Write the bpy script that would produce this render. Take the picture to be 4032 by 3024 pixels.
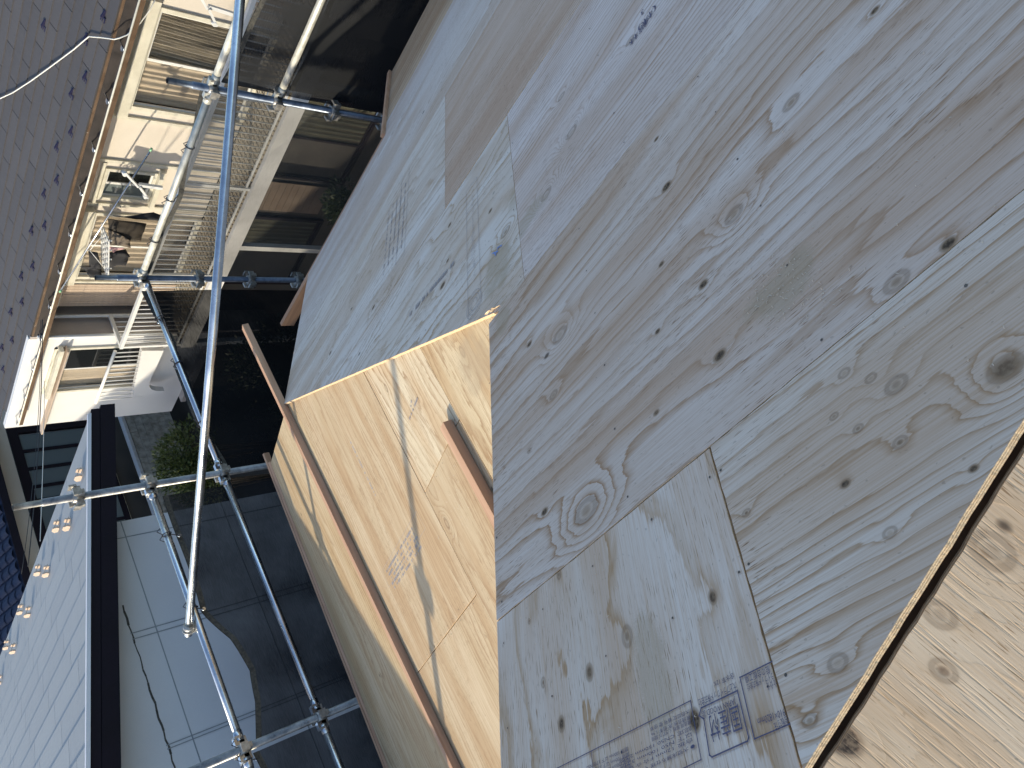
import bpy, bmesh, math, random
from mathutils import Vector, Matrix
random.seed(7)
R = math.radians
sc = bpy.context.scene
col = sc.collection
for o in list(bpy.data.objects): bpy.data.objects.remove(o)

# ------------------------------------------------------------------ camera, sky, sun, exposure
MM = Matrix(((-0.472, 0.795, -0.382), (-0.530, -0.602, -0.598), (-0.705, -0.080, 0.705)))
cx_, up_ = Vector(MM.col[0]).normalized(), Vector(MM.col[1])
up_ = (up_ - cx_ * up_.dot(cx_)).normalized()
bk_ = cx_.cross(up_)
MM = Matrix((cx_, up_, bk_)).transposed()
FPX = 3164.0
cam = bpy.data.cameras.new('camera'); cam.sensor_width = 36; cam.lens = FPX / 4032 * 36
cam.clip_start = .02; cam.clip_end = 3000
camo = bpy.data.objects.new('camera', cam); col.objects.link(camo)
camo.matrix_world = MM.to_4x4()
sc.camera = camo
SUN = Vector((-.618, .703, .335)).normalized()
w = bpy.data.worlds.new('World'); sc.world = w; w.use_nodes = True
nt = w.node_tree
bg = nt.nodes['Background']; bg.inputs[1].default_value = .15
sky = nt.nodes.new('ShaderNodeTexSky'); sky.sky_type = 'NISHITA'; sky.sun_disc = False; sky.ozone_density = 1.5; sky.dust_density = 1.2
sky.sun_elevation = math.asin(SUN.z); sky.sun_rotation = math.atan2(SUN.x, SUN.y)
nt.links.new(sky.outputs[0], bg.inputs[0])
sl = bpy.data.lights.new('sun', 'SUN'); sl.energy = 2.6; sl.angle = R(.53); sl.color = (1, .90, .70)
so = bpy.data.objects.new('sun', sl); col.objects.link(so)
so.rotation_euler = SUN.to_track_quat('Z', 'Y').to_euler(); so.location = (-6, 6, 8)
sc.view_settings.view_transform = 'Standard'; sc.view_settings.look = 'None'
sc.view_settings.exposure = .90; sc.view_settings.gamma = 1; sc.view_settings.use_curve_mapping = False
sc.render.resolution_x = 1024; sc.render.resolution_y = 768

# ------------------------------------------------------------------ survey helpers: a pixel's ray cut with a real plane
def ray(px, py): return (MM @ Vector((px - 2016., 1512. - py, -FPX))).normalized()
def cut(q, p0, n):
    r = ray(*q); return r * (Vector(p0).dot(n) / r.dot(n))
def hx(q, x): return cut(q, (x, 0, 0), Vector((1, 0, 0)))
def hy(q, y): return cut(q, (0, y, 0), Vector((0, 1, 0)))
def hz(q, z): return cut(q, (0, 0, z), Vector((0, 0, 1)))
GROUND = -9.3
AS = R(30.03); nS = Vector((math.sin(AS), 0, math.cos(AS))); dS = Vector((math.cos(AS), 0, -math.sin(AS))); S0 = nS * -.8596
AG = R(17.5); nG = Vector((0, math.sin(AG), math.cos(AG))); dG = Vector((0, math.cos(AG), -math.sin(AG)))
K = cut((1925, 1240), S0, nS) - nG * .014
def Sp(u, d, h=0): return S0 + Vector((0, 1, 0)) * u + dS * d + nS * h
def Suv(q): p = cut(q, S0, nS); return p.y, p.dot(dS)
def Gp(x, e, h=0): return Vector((x, K.y, K.z)) + dG * e + nG * h
def Guv(q): p = cut(q, K, nG); return p.x, (p.y - K.y) / math.cos(AG)

# ------------------------------------------------------------------ object helpers
W = {}
def finish(o, parent=None, label=None, cat=None, group=None, kind=None):
    if label: o['label'] = label
    if cat: o['category'] = cat
    if group: o['group'] = group
    if kind: o['kind'] = kind
    if parent is not None: o.parent = parent
    return o
def thing(name, label, cat, loc=(0, 0, 0), group=None):
    o = bpy.data.objects.new(name, None); col.objects.link(o); o.location = loc; o.empty_display_size = .1
    W[o] = Vector(loc)
    return finish(o, None, label, cat, group)
def link_mesh(name, me, parent=None, **k):
    o = bpy.data.objects.new(name, me); col.objects.link(o)
    W[o] = W[parent] if parent is not None else Vector((0, 0, 0))
    return finish(o, parent, **k)
class MB:
    def __init__(s): s.v = []; s.f = []; s.uv = []; s.sm = []; s.mi = []
    def face(s, idx, uv=None, sm=False, mi=0): s.f.append(idx); s.uv.append(uv); s.sm.append(sm); s.mi.append(mi)
    def hexa(s, c, mi=0):
        b = len(s.v); s.v += [Vector(p) for p in c]
        for q in ((0, 3, 2, 1), (4, 5, 6, 7), (0, 1, 5, 4), (1, 2, 6, 5), (2, 3, 7, 6), (3, 0, 4, 7)): s.face([b + i for i in q], mi=mi)
        return s
    def box(s, a, b, mi=0):
        x0, x1 = sorted((a[0], b[0])); y0, y1 = sorted((a[1], b[1])); z0, z1 = sorted((a[2], b[2]))
        return s.hexa([(x0, y0, z0), (x1, y0, z0), (x1, y1, z0), (x0, y1, z0), (x0, y0, z1), (x1, y0, z1), (x1, y1, z1), (x0, y1, z1)], mi)
    def beam(s, a, b, wd, ht, up=Vector((0, 0, 1)), mi=0):
        a = Vector(a); b = Vector(b); d = (b - a).normalized(); r = d.cross(up).normalized() * wd / 2; u = r.cross(d).normalized() * ht / 2
        return s.hexa([a - r - u, a + r - u, b + r - u, b - r - u, a - r + u, a + r + u, b + r + u, b - r + u], mi)
    def tube(s, pts, r, n=12, caps=True, mi=0):
        pts = [Vector(p) for p in pts]; rings = []; prev = None
        for i, p in enumerate(pts):
            d = (pts[min(i + 1, len(pts) - 1)] - pts[max(i - 1, 0)]).normalized()
            if prev is None: x = d.orthogonal().normalized()
            else:
                x = prev - d * prev.dot(d); x = x.normalized() if x.length > 1e-6 else d.orthogonal().normalized()
            prev = x; y = d.cross(x); rr = r[i] if isinstance(r, (list, tuple)) else r
            b = len(s.v); s.v += [p + (x * math.cos(2 * math.pi * k / n) + y * math.sin(2 * math.pi * k / n)) * rr for k in range(n)]
            rings.append(b)
        for a, b in zip(rings, rings[1:]):
            for k in range(n): s.face([a + k, a + (k + 1) % n, b + (k + 1) % n, b + k], sm=True, mi=mi)
        if caps: s.face([rings[0] + k for k in range(n)][::-1], mi=mi); s.face([rings[-1] + k for k in range(n)], mi=mi)
        return s
    def prism(s, pts, vec, uvs=None, mi=0, miside=None):
        b = len(s.v); n = len(pts); pts = [Vector(p) for p in pts]; vec = Vector(vec)
        s.v += pts + [p + vec for p in pts]
        s.face(list(range(b, b + n)), uvs, mi=mi); s.face([b + n + i for i in range(n)][::-1], uvs[::-1] if uvs else None, mi=mi)
        for i in range(n):
            j = (i + 1) % n
            s.face([b + i, b + n + i, b + n + j, b + j], ([uvs[i], uvs[i], uvs[j], uvs[j]] if uvs else None), mi=mi if miside is None else miside)
        return s
    def mesh(s, name, mats, off=Vector((0, 0, 0))):
        me = bpy.data.meshes.new(name); me.from_pydata([v - off for v in s.v], [], s.f)
        for m in (mats if isinstance(mats, (list, tuple)) else [mats]): me.materials.append(m)
        for p, sm, mi in zip(me.polygons, s.sm, s.mi): p.use_smooth = sm; p.material_index = mi
        if any(u for u in s.uv):
            L = me.uv_layers.new(name='UVMap')
            for p, u in zip(me.polygons, s.uv):
                if u:
                    for li, t in zip(p.loop_indices, u): L.data[li].uv = t
        bm = bmesh.new(); bm.from_mesh(me); bmesh.ops.recalc_face_normals(bm, faces=bm.faces); bm.to_mesh(me); bm.free()
        return me
    def build(s, name, mats, parent=None, **k):
        off = W[parent] if parent is not None else Vector((0, 0, 0))
        return link_mesh(name, s.mesh(name, mats, off), parent, **k)
def copy_obj(o, parent=None, loc=None):
    c = o.copy(); col.objects.link(c); c.parent = parent
    if loc is not None: c.location = loc
    return c

# ------------------------------------------------------------------ materials
class N:
    def __init__(s, mat): s.t = mat.node_tree; s.n = s.t.nodes; s.l = s.t.links
    def set(s, i, v):
        if hasattr(v, 'is_output') or isinstance(v, bpy.types.NodeSocket): s.l.new(v, i)
        else: i.default_value = v
    def m(s, op, a, b=0.0, c=0.0):
        x = s.n.new('ShaderNodeMath'); x.operation = op
        s.set(x.inputs[0], a); s.set(x.inputs[1], b); s.set(x.inputs[2], c); return x.outputs[0]
    def noise(s, v, sc_, det=2, dist=0, rough=.5):
        x = s.n.new('ShaderNodeTexNoise'); s.set(x.inputs['Vector'], v); x.inputs['Scale'].default_value = sc_
        x.inputs['Detail'].default_value = det; x.inputs['Distortion'].default_value = dist; x.inputs['Roughness'].default_value = rough
        return x.outputs['Fac']
    def map(s, v, loc=(0, 0, 0), rot=(0, 0, 0), sca=(1, 1, 1)):
        x = s.n.new('ShaderNodeMapping'); s.set(x.inputs[0], v); x.inputs[1].default_value = loc; x.inputs[2].default_value = rot; x.inputs[3].default_value = sca
        return x.outputs[0]
    def ramp(s, f, stops, interp='LINEAR'):
        x = s.n.new('ShaderNodeValToRGB'); s.set(x.inputs[0], f); r = x.color_ramp; r.interpolation = interp
        while len(r.elements) < len(stops): r.elements.new(.5)
        for e, (p, c) in zip(r.elements, stops): e.position = p; e.color = (*c, 1) if len(c) == 3 else c
        return x.outputs[0]
    def mix(s, f, a, b, mode='MIX'):
        x = s.n.new('ShaderNodeMix'); x.data_type = 'RGBA'; x.blend_type = mode
        s.set(x.inputs[0], f); s.set(x.inputs[6], a); s.set(x.inputs[7], b); return x.outputs[2]
    def xyz(s, v):
        x = s.n.new('ShaderNodeSeparateXYZ'); s.set(x.inputs[0], v); return x.outputs
    def comb(s, a, b, c=0.0):
        x = s.n.new('ShaderNodeCombineXYZ'); s.set(x.inputs[0], a); s.set(x.inputs[1], b); s.set(x.inputs[2], c); return x.outputs[0]
    def bump(s, h, st=.3, di=.01):
        x = s.n.new('ShaderNodeBump'); s.set(x.inputs['Height'], h); x.inputs['Strength'].default_value = st; x.inputs['Distance'].default_value = di; return x.outputs[0]
def newmat(name, color=(.5, .5, .5), rough=.6, metal=0, spec=.5):
    m = bpy.data.materials.new(name); m.use_nodes = True
    b = m.node_tree.nodes['Principled BSDF']; b.inputs['Base Color'].default_value = (*color, 1)
    b.inputs['Roughness'].default_value = rough; b.inputs['Metallic'].default_value = metal; b.inputs['Specular IOR Level'].default_value = spec
    return m, b, N(m)
def gcoord(n, kind='Object'):
    x = n.n.new('ShaderNodeNewGeometry') if kind == 'Pos' else n.n.new('ShaderNodeTexCoord')
    return x.outputs['Position'] if kind == 'Pos' else x.outputs[kind]
def worn(name, c1, c2, scale=3, rough=.6, metal=0, bump=.15, sca=(1, 1, 1), det=5, spec=.5, fine=60):
    m, b, n = newmat(name, c1, rough, metal, spec)
    v = n.map(gcoord(n, 'Pos'), sca=sca)
    a = n.noise(v, scale, det); f = n.noise(v, fine, 3)
    k = n.m('ADD', n.m('MULTIPLY', a, .75), n.m('MULTIPLY', f, .25))
    b.inputs['Base Color'].default_value = (1, 1, 1, 1)
    n.l.new(n.ramp(k, [(.35, c1), (.65, c2)]), b.inputs['Base Color'])
    n.l.new(n.ramp(a, [(.3, (rough * .8,) * 3), (.7, (min(1, rough * 1.2),) * 3)]), b.inputs['Roughness'])
    if bump: n.l.new(n.bump(f, bump, .004), b.inputs['Normal'])
    return m

def ply(name, base=(.56, .47, .37), pale=(.62, .55, .46), line=(.36, .25, .16), rings=9, wav=1.0, across=2.6, along=.45, seed=0, knots=(), dust=(), lw=.5, fib=.35, dark=1., specks=.3, lin=2.0, sharp=.9, rot=0., bumpst=.25, tear=0.):
    """rotary-cut veneer: growth rings are level lines of a warped field, bent round every knot. UV in metres, x along the grain."""
    m, b, n = newmat(name, base, .72, 0, .25)
    uvn = n.n.new('ShaderNodeUVMap'); uvn.uv_map = 'UVMap'; uv = uvn.outputs[0]
    p = n.map(uv, rot=(0, 0, rot)) if rot else uv
    c = n.xyz(p); X, Y = c[0], c[1]
    q = n.map(p, loc=(seed * 3.17, seed * 1.93, 0), sca=(along, across, 1))
    big = n.noise(q, 1.0, 3.2, .45, .5)
    q2 = n.map(p, loc=(seed * 5.1 + 2, seed * .7, 3), sca=(along * 3.2, across * 3.5, 1))
    mid = n.noise(q2, 1.0, 5, .5, .6)
    jag = n.noise(n.map(p, loc=(seed, 2, 0), sca=(5, 42, 1)), 1.0, 3)
    fine = n.noise(n.map(p, loc=(seed, 0, 0), sca=(11, 170, 1)), 1.0, 3)
    F = n.m('ADD', n.m('MULTIPLY', big, wav), n.m('MULTIPLY', mid, .24 * wav))
    F = n.m('ADD', F, n.m('MULTIPLY', Y, lin))
    F = n.m('ADD', F, n.m('ADD', n.m('MULTIPLY', fine, .30 / rings), n.m('MULTIPLY', jag, .42 / rings)))
    core = None; rim = None
    for (kx, ky, kr, kd) in knots:              # position, radius, darkness
        ex = n.m('MULTIPLY', n.m('SUBTRACT', X, kx), 1 / (kr * 1.45)); ey = n.m('MULTIPLY', n.m('SUBTRACT', Y, ky), 1 / kr)
        r2 = n.m('ADD', n.m('MULTIPLY', ex, ex), n.m('MULTIPLY', ey, ey))
        g = n.m('POWER', 2.718, n.m('MULTIPLY', r2, -.11))
        F = n.m('ADD', F, n.m('MULTIPLY', g, (24 if kr > .012 else 10) * kr))
        ck = n.m('MULTIPLY', n.m('POWER', 2.718, n.m('MULTIPLY', n.m('POWER', n.m('MULTIPLY', r2, 1. if kd > .6 else 2.6), 2.), -1.)), kd)
        core = ck if core is None else n.m('MAXIMUM', core, ck)
        rk = n.m('MULTIPLY', n.m('POWER', 2.718, n.m('MULTIPLY', n.m('POWER', n.m('SUBTRACT', n.m('POWER', r2, .5), 1.), 2.), -14.)), .75)
        rim = rk if rim is None else n.m('MAXIMUM', rim, rk)
    fr = n.m('FRACT', n.m('MULTIPLY', F, rings))
    lf = n.ramp(fr, [(0, (0, 0, 0)), (sharp - lw, (.05, .05, .05)), (sharp - .10, (.62,) * 3), (sharp, (1, 1, 1)), (min(.995, sharp + .05), (.1,) * 3), (1, (0, 0, 0))])
    lfs = n.m('MULTIPLY', lf, n.ramp(n.noise(n.map(p, loc=(seed, 7, 0), sca=(.8, 3, 1)), 1.4, 2), [(.3, (.30,) * 3), (.65, (1,) * 3)]))
    tone = n.noise(n.map(p, loc=(seed * 2, 1, 0), sca=(.5, 2.4, 1)), 1.6, 3)
    c0 = n.mix(n.ramp(tone, [(.36, (0,) * 3), (.64, (1,) * 3)]), (*base, 1), (*pale, 1))
    pk = n.noise(n.map(p, loc=(seed * 4, 4, 0), sca=(.7, 5, 1)), 1.3, 2)
    c0 = n.mix(n.ramp(pk, [(.44, (0,) * 3), (.62, (.62,) * 3)]), c0, (base[0] * .82, base[1] * .68, base[2] * .56, 1))
    c1 = n.mix(n.m('MULTIPLY', lfs, dark * .85), c0, (*line, 1))
    fb = n.noise(n.map(p, loc=(seed, 3, 0), sca=(5, 330, 1)), 1.0, 2)
    c2 = n.mix(n.m('MULTIPLY', n.ramp(fb, [(.42, (0,) * 3), (.70, (1,) * 3)]), fib), c1, (line[0] * 1.15, line[1] * 1.1, line[2], 1))
    pore = n.noise(n.map(p, loc=(seed * 2, 9, 0), sca=(26, 420, 1)), 1.0, 1)
    pm = n.m('MULTIPLY', n.ramp(pore, [(.62, (0,) * 3), (.70, (1,) * 3)]), n.ramp(n.noise(p, 2.6, 2), [(.38, (0,) * 3), (.58, (.85,) * 3)]))
    c2 = n.mix(pm, c2, (line[0] * .6, line[1] * .55, line[2] * .5, 1))
    sp = n.noise(n.map(p, loc=(seed, 0, 0), sca=(1, 1.6, 1)), 95, 1)
    sm = n.m('MULTIPLY', n.ramp(sp, [(.70, (0,) * 3), (.76, (1,) * 3)]), specks)
    c2 = n.mix(sm, c2, (.13, .09, .06, 1))
    vo = n.n.new('ShaderNodeTexVoronoi'); n.l.new(n.map(p, loc=(seed * 1.3, 2, 0), sca=(.62, 1, 1)), vo.inputs['Vector']); vo.inputs['Scale'].default_value = 5.5; vo.inputs['Randomness'].default_value = 1
    vs = n.m('MULTIPLY', n.ramp(vo.outputs['Distance'], [(.028, (1,) * 3), (.05, (0,) * 3)]), n.ramp(n.xyz(vo.outputs['Color'])[0], [(.45, (0,) * 3), (.5, (1,) * 3)]))
    c2 = n.mix(n.m('MULTIPLY', vs, .85), c2, (.07, .045, .03, 1))
    hgt = n.m('ADD', n.m('MULTIPLY', fb, .5), n.m('MULTIPLY', lfs, .5))
    if tear:
        tt = n.noise(n.map(p, loc=(seed, 1, 0), sca=(9, 170, 1)), 1.0, 2)
        tr = n.ramp(tt, [(.54, (0,) * 3), (.66, (1,) * 3)])
        hgt = n.m('ADD', hgt, n.m('MULTIPLY', tr, -3. * tear))
        c2 = n.mix(n.m('MULTIPLY', tr, .12), c2, (*line, 1))
    if core is not None:
        kn = n.noise(p, 160, 3)
        c2 = n.mix(n.m('MINIMUM', rim, .42), c2, (.17, .105, .06, 1))
        cd_ = n.ramp(n.m('MULTIPLY', core, .8), [(.15, (.36, .25, .16)), (.45, (.22, .14, .085)), (.75, (.055, .036, .025))])
        cc = n.mix(n.ramp(kn, [(.4, (0,) * 3), (.62, (.55,) * 3)]), cd_, (.30, .21, .13, 1))
        c2 = n.mix(n.m('MINIMUM', n.m('MULTIPLY', core, 1.5), 1.), c2, cc)
        hgt = n.m('SUBTRACT', hgt, n.m('MULTIPLY', core, 1.2))
    for (x, y, rx, ry, a) in dust:
        ex = n.m('MULTIPLY', n.m('SUBTRACT', X, x), 1 / rx); ey = n.m('MULTIPLY', n.m('SUBTRACT', Y, y), 1 / ry)
        g = n.m('POWER', 2.718, n.m('MULTIPLY', n.m('ADD', n.m('MULTIPLY', ex, ex), n.m('MULTIPLY', ey, ey)), -1.))
        dn = n.noise(p, 240, 4, 0, .7); dl = n.noise(p, 14, 3)
        dm = n.m('MULTIPLY', n.ramp(n.m('ADD', n.m('MULTIPLY', dn, .5), n.m('MULTIPLY', n.m('MULTIPLY', g, dl), 1.1)), [(.50, (0,) * 3), (.66, (1,) * 3)]), a)
        c2 = n.mix(dm, c2, n.mix(dn, (.25, .18, .11, 1), (.52, .41, .28, 1)))
        hgt = n.m('ADD', hgt, n.m('MULTIPLY', n.m('MULTIPLY', dm, dn), 2.5))
    n.l.new(c2, b.inputs['Base Color'])
    n.l.new(n.bump(hgt, bumpst, .0015), b.inputs['Normal'])
    return m

def mesh_net(name, opac, colr=(.03, .032, .036)):
    m = bpy.data.materials.new(name); m.use_nodes = True; n = N(m); n.n.clear()
    out = n.n.new('ShaderNodeOutputMaterial'); tr = n.n.new('ShaderNodeBsdfTransparent'); df = n.n.new('ShaderNodeBsdfPrincipled')
    df.inputs['Base Color'].default_value = (*colr, 1); df.inputs['Roughness'].default_value = .7; df.inputs['Specular IOR Level'].default_value = .12
    mx = n.n.new('ShaderNodeMixShader'); n.l.new(tr.outputs[0], mx.inputs[1]); n.l.new(df.outputs[0], mx.inputs[2])
    P = gcoord(n, 'Pos')
    f = n.noise(n.map(P, sca=(1, 1, 1)), 2.2, 4); f2 = n.noise(n.map(P, sca=(6, 6, 90)), 3, 2)
    k = n.m('ADD', n.m('MULTIPLY', n.m('SUBTRACT', f, .5), .45), n.m('MULTIPLY', n.m('SUBTRACT', f2, .5), .14))
    n.l.new(n.m('ADD', k, opac), mx.inputs[0]); n.l.new(mx.outputs[0], out.inputs[0])
    return m
def glass(name, tint=(.02, .025, .03), opac=.35):
    m = bpy.data.materials.new(name); m.use_nodes = True; n = N(m); n.n.clear()
    out = n.n.new('ShaderNodeOutputMaterial'); tr = n.n.new('ShaderNodeBsdfTransparent'); tr.inputs[0].default_value = (.98, .95, .92, 1)
    pb = n.n.new('ShaderNodeBsdfPrincipled'); pb.inputs['Base Color'].default_value = (*tint, 1); pb.inputs['Roughness'].default_value = .05
    mx = n.n.new('ShaderNodeMixShader'); mx.inputs[0].default_value = opac
    n.l.new(tr.outputs[0], mx.inputs[1]); n.l.new(pb.outputs[0], mx.inputs[2]); n.l.new(mx.outputs[0], out.inputs[0]); return m

M = {}
M['zinc'] = worn('galvanised_steel', (.44, .47, .52), (.70, .73, .76), 7, .26, 1., .04, (1, 1, 1))
M['zinc_old'] = worn('dull_galvanised_steel', (.14, .135, .13), (.38, .37, .35), 14, .45, .75, .15, fine=90)
M['zinc_dark'] = worn('shaded_blue_steel', (.08, .095, .12), (.20, .23, .28), 14, .4, .85, .12, fine=90)  # galvanised steel with shade and reflected sky blue put into its colour
M['clamp'] = worn('clamp_steel', (.30, .28, .25), (.52, .50, .46), 30, .45, .6, .2)
M['sunlit_pipe'] = worn('sunlit_galvanised_pipe', (.50, .49, .43), (.70, .68, .60), 12, .45, .35, .1)  # galvanised steel with warm sunlight put into its base colour
M['cord'] = worn('black_cord', (.015, .013, .02), (.05, .045, .06), 40, .7)
M['white'] = worn('white_paint', (.74, .73, .69), (.84, .83, .79), 3, .5, 0, .05)
M['whitewall'] = worn('white_render', (.72, .70, .67), (.80, .78, .75), 1.2, .8, 0, .2)
M['cream'] = worn('cream_wall', (.66, .59, .50), (.74, .67, .58), 1.6, .8, 0, .15)
M['creamtrim'] = worn('cream_trim', (.62, .58, .47), (.76, .72, .60), 5, .55, 0, .05)
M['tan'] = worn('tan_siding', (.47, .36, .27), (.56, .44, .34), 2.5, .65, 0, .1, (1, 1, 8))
M['tandim'] = worn('shaded_tan_shutter', (.17, .125, .095), (.23, .175, .135), 2.5, .65, 0, .1)  # tan siding darkened: the shade under the balcony is put into its colour
M['taupe'] = worn('shaded_grey_wall', (.38, .33, .30), (.46, .41, .37), 2, .8, 0, .15)  # shade of the recess, wing side and ledge put into the wall colour
M['gutterbrown'] = worn('brown_gutter', (.09, .052, .028), (.15, .092, .052), 6, .45, 0, .08)
M['gutterin'] = worn('gutter_inside', (.015, .011, .010), (.045, .034, .03), 8, .7)
M['fascia'] = worn('dark_plum_fascia', (.013, .010, .014), (.020, .015, .021), 5, .75, 0, .06, spec=.15)
M['alc'] = worn('pale_grey_panel_wall', (.76, .73, .74), (.84, .81, .81), 1.1, .85, 0, .25, fine=120)
M['joint'] = worn('sealant', (.30, .31, .32), (.40, .40, .40), 20, .8)
M['crack'] = worn('dark_crack', (.05, .045, .04), (.14, .12, .10), 30, .9)
M['ink'] = worn('blue_black_ink', (.045, .045, .10), (.13, .12, .19), 260, .7, 0, 0)
M['inkpale'] = worn('faded_ink', (.28, .26, .28), (.42, .37, .34), 200, .8, 0, 0)
M['chalk'] = worn('blue_chalk', (.10, .22, .60), (.25, .36, .62), 300, .8, 0, 0)
M['dark'] = worn('shadowy_soil', (.014, .012, .010), (.035, .03, .025), 1.5, .95, 0, .5)  # near-black soil, the shade between the houses put into its colour
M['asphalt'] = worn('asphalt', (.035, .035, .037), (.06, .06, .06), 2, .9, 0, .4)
M['houseside'] = worn('shade_dark_wall', (.05, .045, .04), (.08, .07, .06), 2, .7)  # dark wall colour carrying the deep shade between the houses
M['block'] = worn('weathered_block', (.22, .22, .19), (.50, .49, .45), 7, .95, 0, .6, fine=50)
M['blockcap'] = worn('block_coping', (.50, .50, .50), (.62, .62, .61), 6, .95, 0, .5)
M['net'] = mesh_net('black_mesh_dense', .86, (.018, .019, .022))
M['netthin'] = mesh_net('black_mesh_thin_sunlit', .60, (.085, .085, .08))  # greyer copy of the mesh, its sunlit haze put into the colour
M['netmid'] = mesh_net('black_mesh_medium', .90, (.025, .026, .028))
M['netshaded'] = mesh_net('black_mesh_shaded', .93, (.007, .0075, .009))  # shaded copy of the mesh, deep shade put into its colour
M['hem'] = worn('net_hem', (.03, .03, .03), (.10, .095, .08), 60, .8)
M['glass'] = glass('window_glass', (.05, .06, .06), .10)
M['glassdark'] = glass('dark_glass', (.012, .014, .016), .93)
M['glassgrey'] = glass('frosted_pane', (.16, .19, .19), .97)
M['curtain'] = worn('pale_curtain', (.56, .52, .44), (.74, .70, .61), 6, .9, 0, 0, (1, 8, .4))
M['lace'] = worn('striped_curtain', (.16, .15, .13), (.80, .77, .68), 1.8, .9, 0, 0, (1, 9, .25), det=3)
M['blind'] = worn('dark_blind', (.05, .055, .045), (.13, .14, .11), 3, .8, 0, 0, (1, 40, 1))
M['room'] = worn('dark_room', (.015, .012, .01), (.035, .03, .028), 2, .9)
M['cloth_brown'] = worn('dark_brown_cloth', (.022, .016, .010), (.04, .03, .02), 5, .95)
M['cloth_black'] = worn('black_cloth', (.012, .012, .014), (.03, .03, .035), 5, .95)
M['cloth_taupe'] = worn('taupe_cloth', (.13, .105, .08), (.19, .155, .12), 5, .95)
M['cloth_pink'] = worn('pink_cloth', (.55, .32, .32), (.65, .42, .42), 5, .95)
M['steel'] = worn('polished_pole', (.55, .55, .55), (.75, .75, .75), 8, .25, .9, 0)
M['green'] = newmat('green_cap', (.25, .55, .30), .5)[0]
M['whitecable'] = newmat('white_cable', (.72, .70, .63), .5)[0]
M['darkwire'] = newmat('dark_wire', (.06, .06, .06), .6)[0]
M['deck'] = worn('deck_tile_plastic', (.42, .36, .27), (.54, .47, .36), 8, .7)
M['deckbase'] = worn('deck_base', (.05, .045, .04), (.10, .09, .08), 8, .9)
M['bark'] = worn('bark', (.05, .035, .025), (.10, .075, .05), 20, .95)
M['guardblue'] = newmat('dark_snow_guard', (.012, .012, .05), .6, .0)[0]
M['guardtan'] = worn('pale_snow_guard', (.50, .36, .26), (.58, .43, .32), 20, .55)

def leafmat(name, a, b_):
    m, b, n = newmat(name, a, .5)
    oi = n.n.new('ShaderNodeNewGeometry'); n.l.new(n.ramp(oi.outputs['Random Per Island'], [(0, a), (1, b_)]), b.inputs['Base Color'])
    b.inputs['Transmission Weight'].default_value = 0
    return m
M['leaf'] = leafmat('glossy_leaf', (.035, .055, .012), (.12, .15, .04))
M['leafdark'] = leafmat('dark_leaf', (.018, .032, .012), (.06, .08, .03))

def slate(name, a, b_, c):
    m, b, n = newmat(name, a, .62, 0, .4)
    P = gcoord(n, 'Pos'); oi = n.n.new('ShaderNodeObjectInfo')
    base = n.ramp(oi.outputs['Random'], [(0, a), (1, b_)])
    st = n.noise(n.map(P, sca=(1.0, 9, 1)), 3, 4)
    base = n.mix(n.ramp(st, [(.35, (0,) * 3), (.75, (.25,) * 3)]), base, (*c, 1))
    n.l.new(base, b.inputs['Base Color'])
    n.l.new(n.bump(n.noise(P, 160, 3), .35, .004), b.inputs['Normal'])
    return m
M['slate_blue'] = slate('blue_grey_slate', (.30, .31, .32), (.33, .34, .345), (.38, .385, .39))
M['slate_brown'] = slate('brown_grey_slate', (.066, .062, .064), (.078, .073, .074), (.098, .092, .092))
M['tile_navy'] = slate('navy_tile', (.015, .022, .05), (.025, .035, .07), (.04, .05, .09))

def wood(name, a, b_, axis='X', scale=1.):
    m, b, n = newmat(name, a, .65, 0, .3)
    P = gcoord(n, 'Pos')
    s = dict(X=(1.2, 45, 45), Y=(45, 1.2, 45))[axis]
    f = n.noise(n.map(P, sca=tuple(t * scale for t in s)), 1., 4, .3)
    g = n.noise(n.map(P, sca=tuple(t * scale * .3 for t in s)), 1., 2)
    n.l.new(n.ramp(n.m('ADD', n.m('MULTIPLY', f, .6), n.m('MULTIPLY', g, .4)), [(.35, a), (.65, b_)]), b.inputs['Base Color'])
    n.l.new(n.bump(f, .2, .002), b.inputs['Normal']); return m
M['cedarX'] = wood('planed_cedar_x', (.40, .22, .13), (.58, .36, .23), 'X')
M['cedarY'] = wood('planed_cedar_y', (.28, .16, .10), (.48, .30, .19), 'Y')
M['rafter'] = wood('dark_rafter', (.16, .10, .06), (.26, .17, .10), 'X')
def plyedge():
    m, b, n = newmat('plywood_edge', (.6, .45, .28), .85, 0, .2)
    P = gcoord(n, 'Pos')
    k = n.m('FRACT', n.m('MULTIPLY', n.m('ADD', n.xyz(P)[2], n.m('MULTIPLY', n.xyz(P)[0], .577)), 210))
    f = n.noise(P, 130, 3)
    n.l.new(n.mix(n.ramp(n.m('ADD', n.m('MULTIPLY', k, .6), n.m('MULTIPLY', f, .5)), [(.35, (0,) * 3), (.75, (1,) * 3)]), (.74, .58, .38, 1), (.42, .27, .15, 1)), b.inputs['Base Color'])
    n.l.new(n.bump(f, .6, .003), b.inputs['Normal']); return m
M['plyedge'] = plyedge()

# ------------------------------------------------------------------ ground
g = MB(); g.v += [Vector((-300, -300, GROUND)), Vector((300, -300, GROUND)), Vector((300, 300, GROUND)), Vector((-300, 300, GROUND))]; g.face([0, 1, 2, 3])
g.build('ground', M['dark'], kind='structure')

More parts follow.
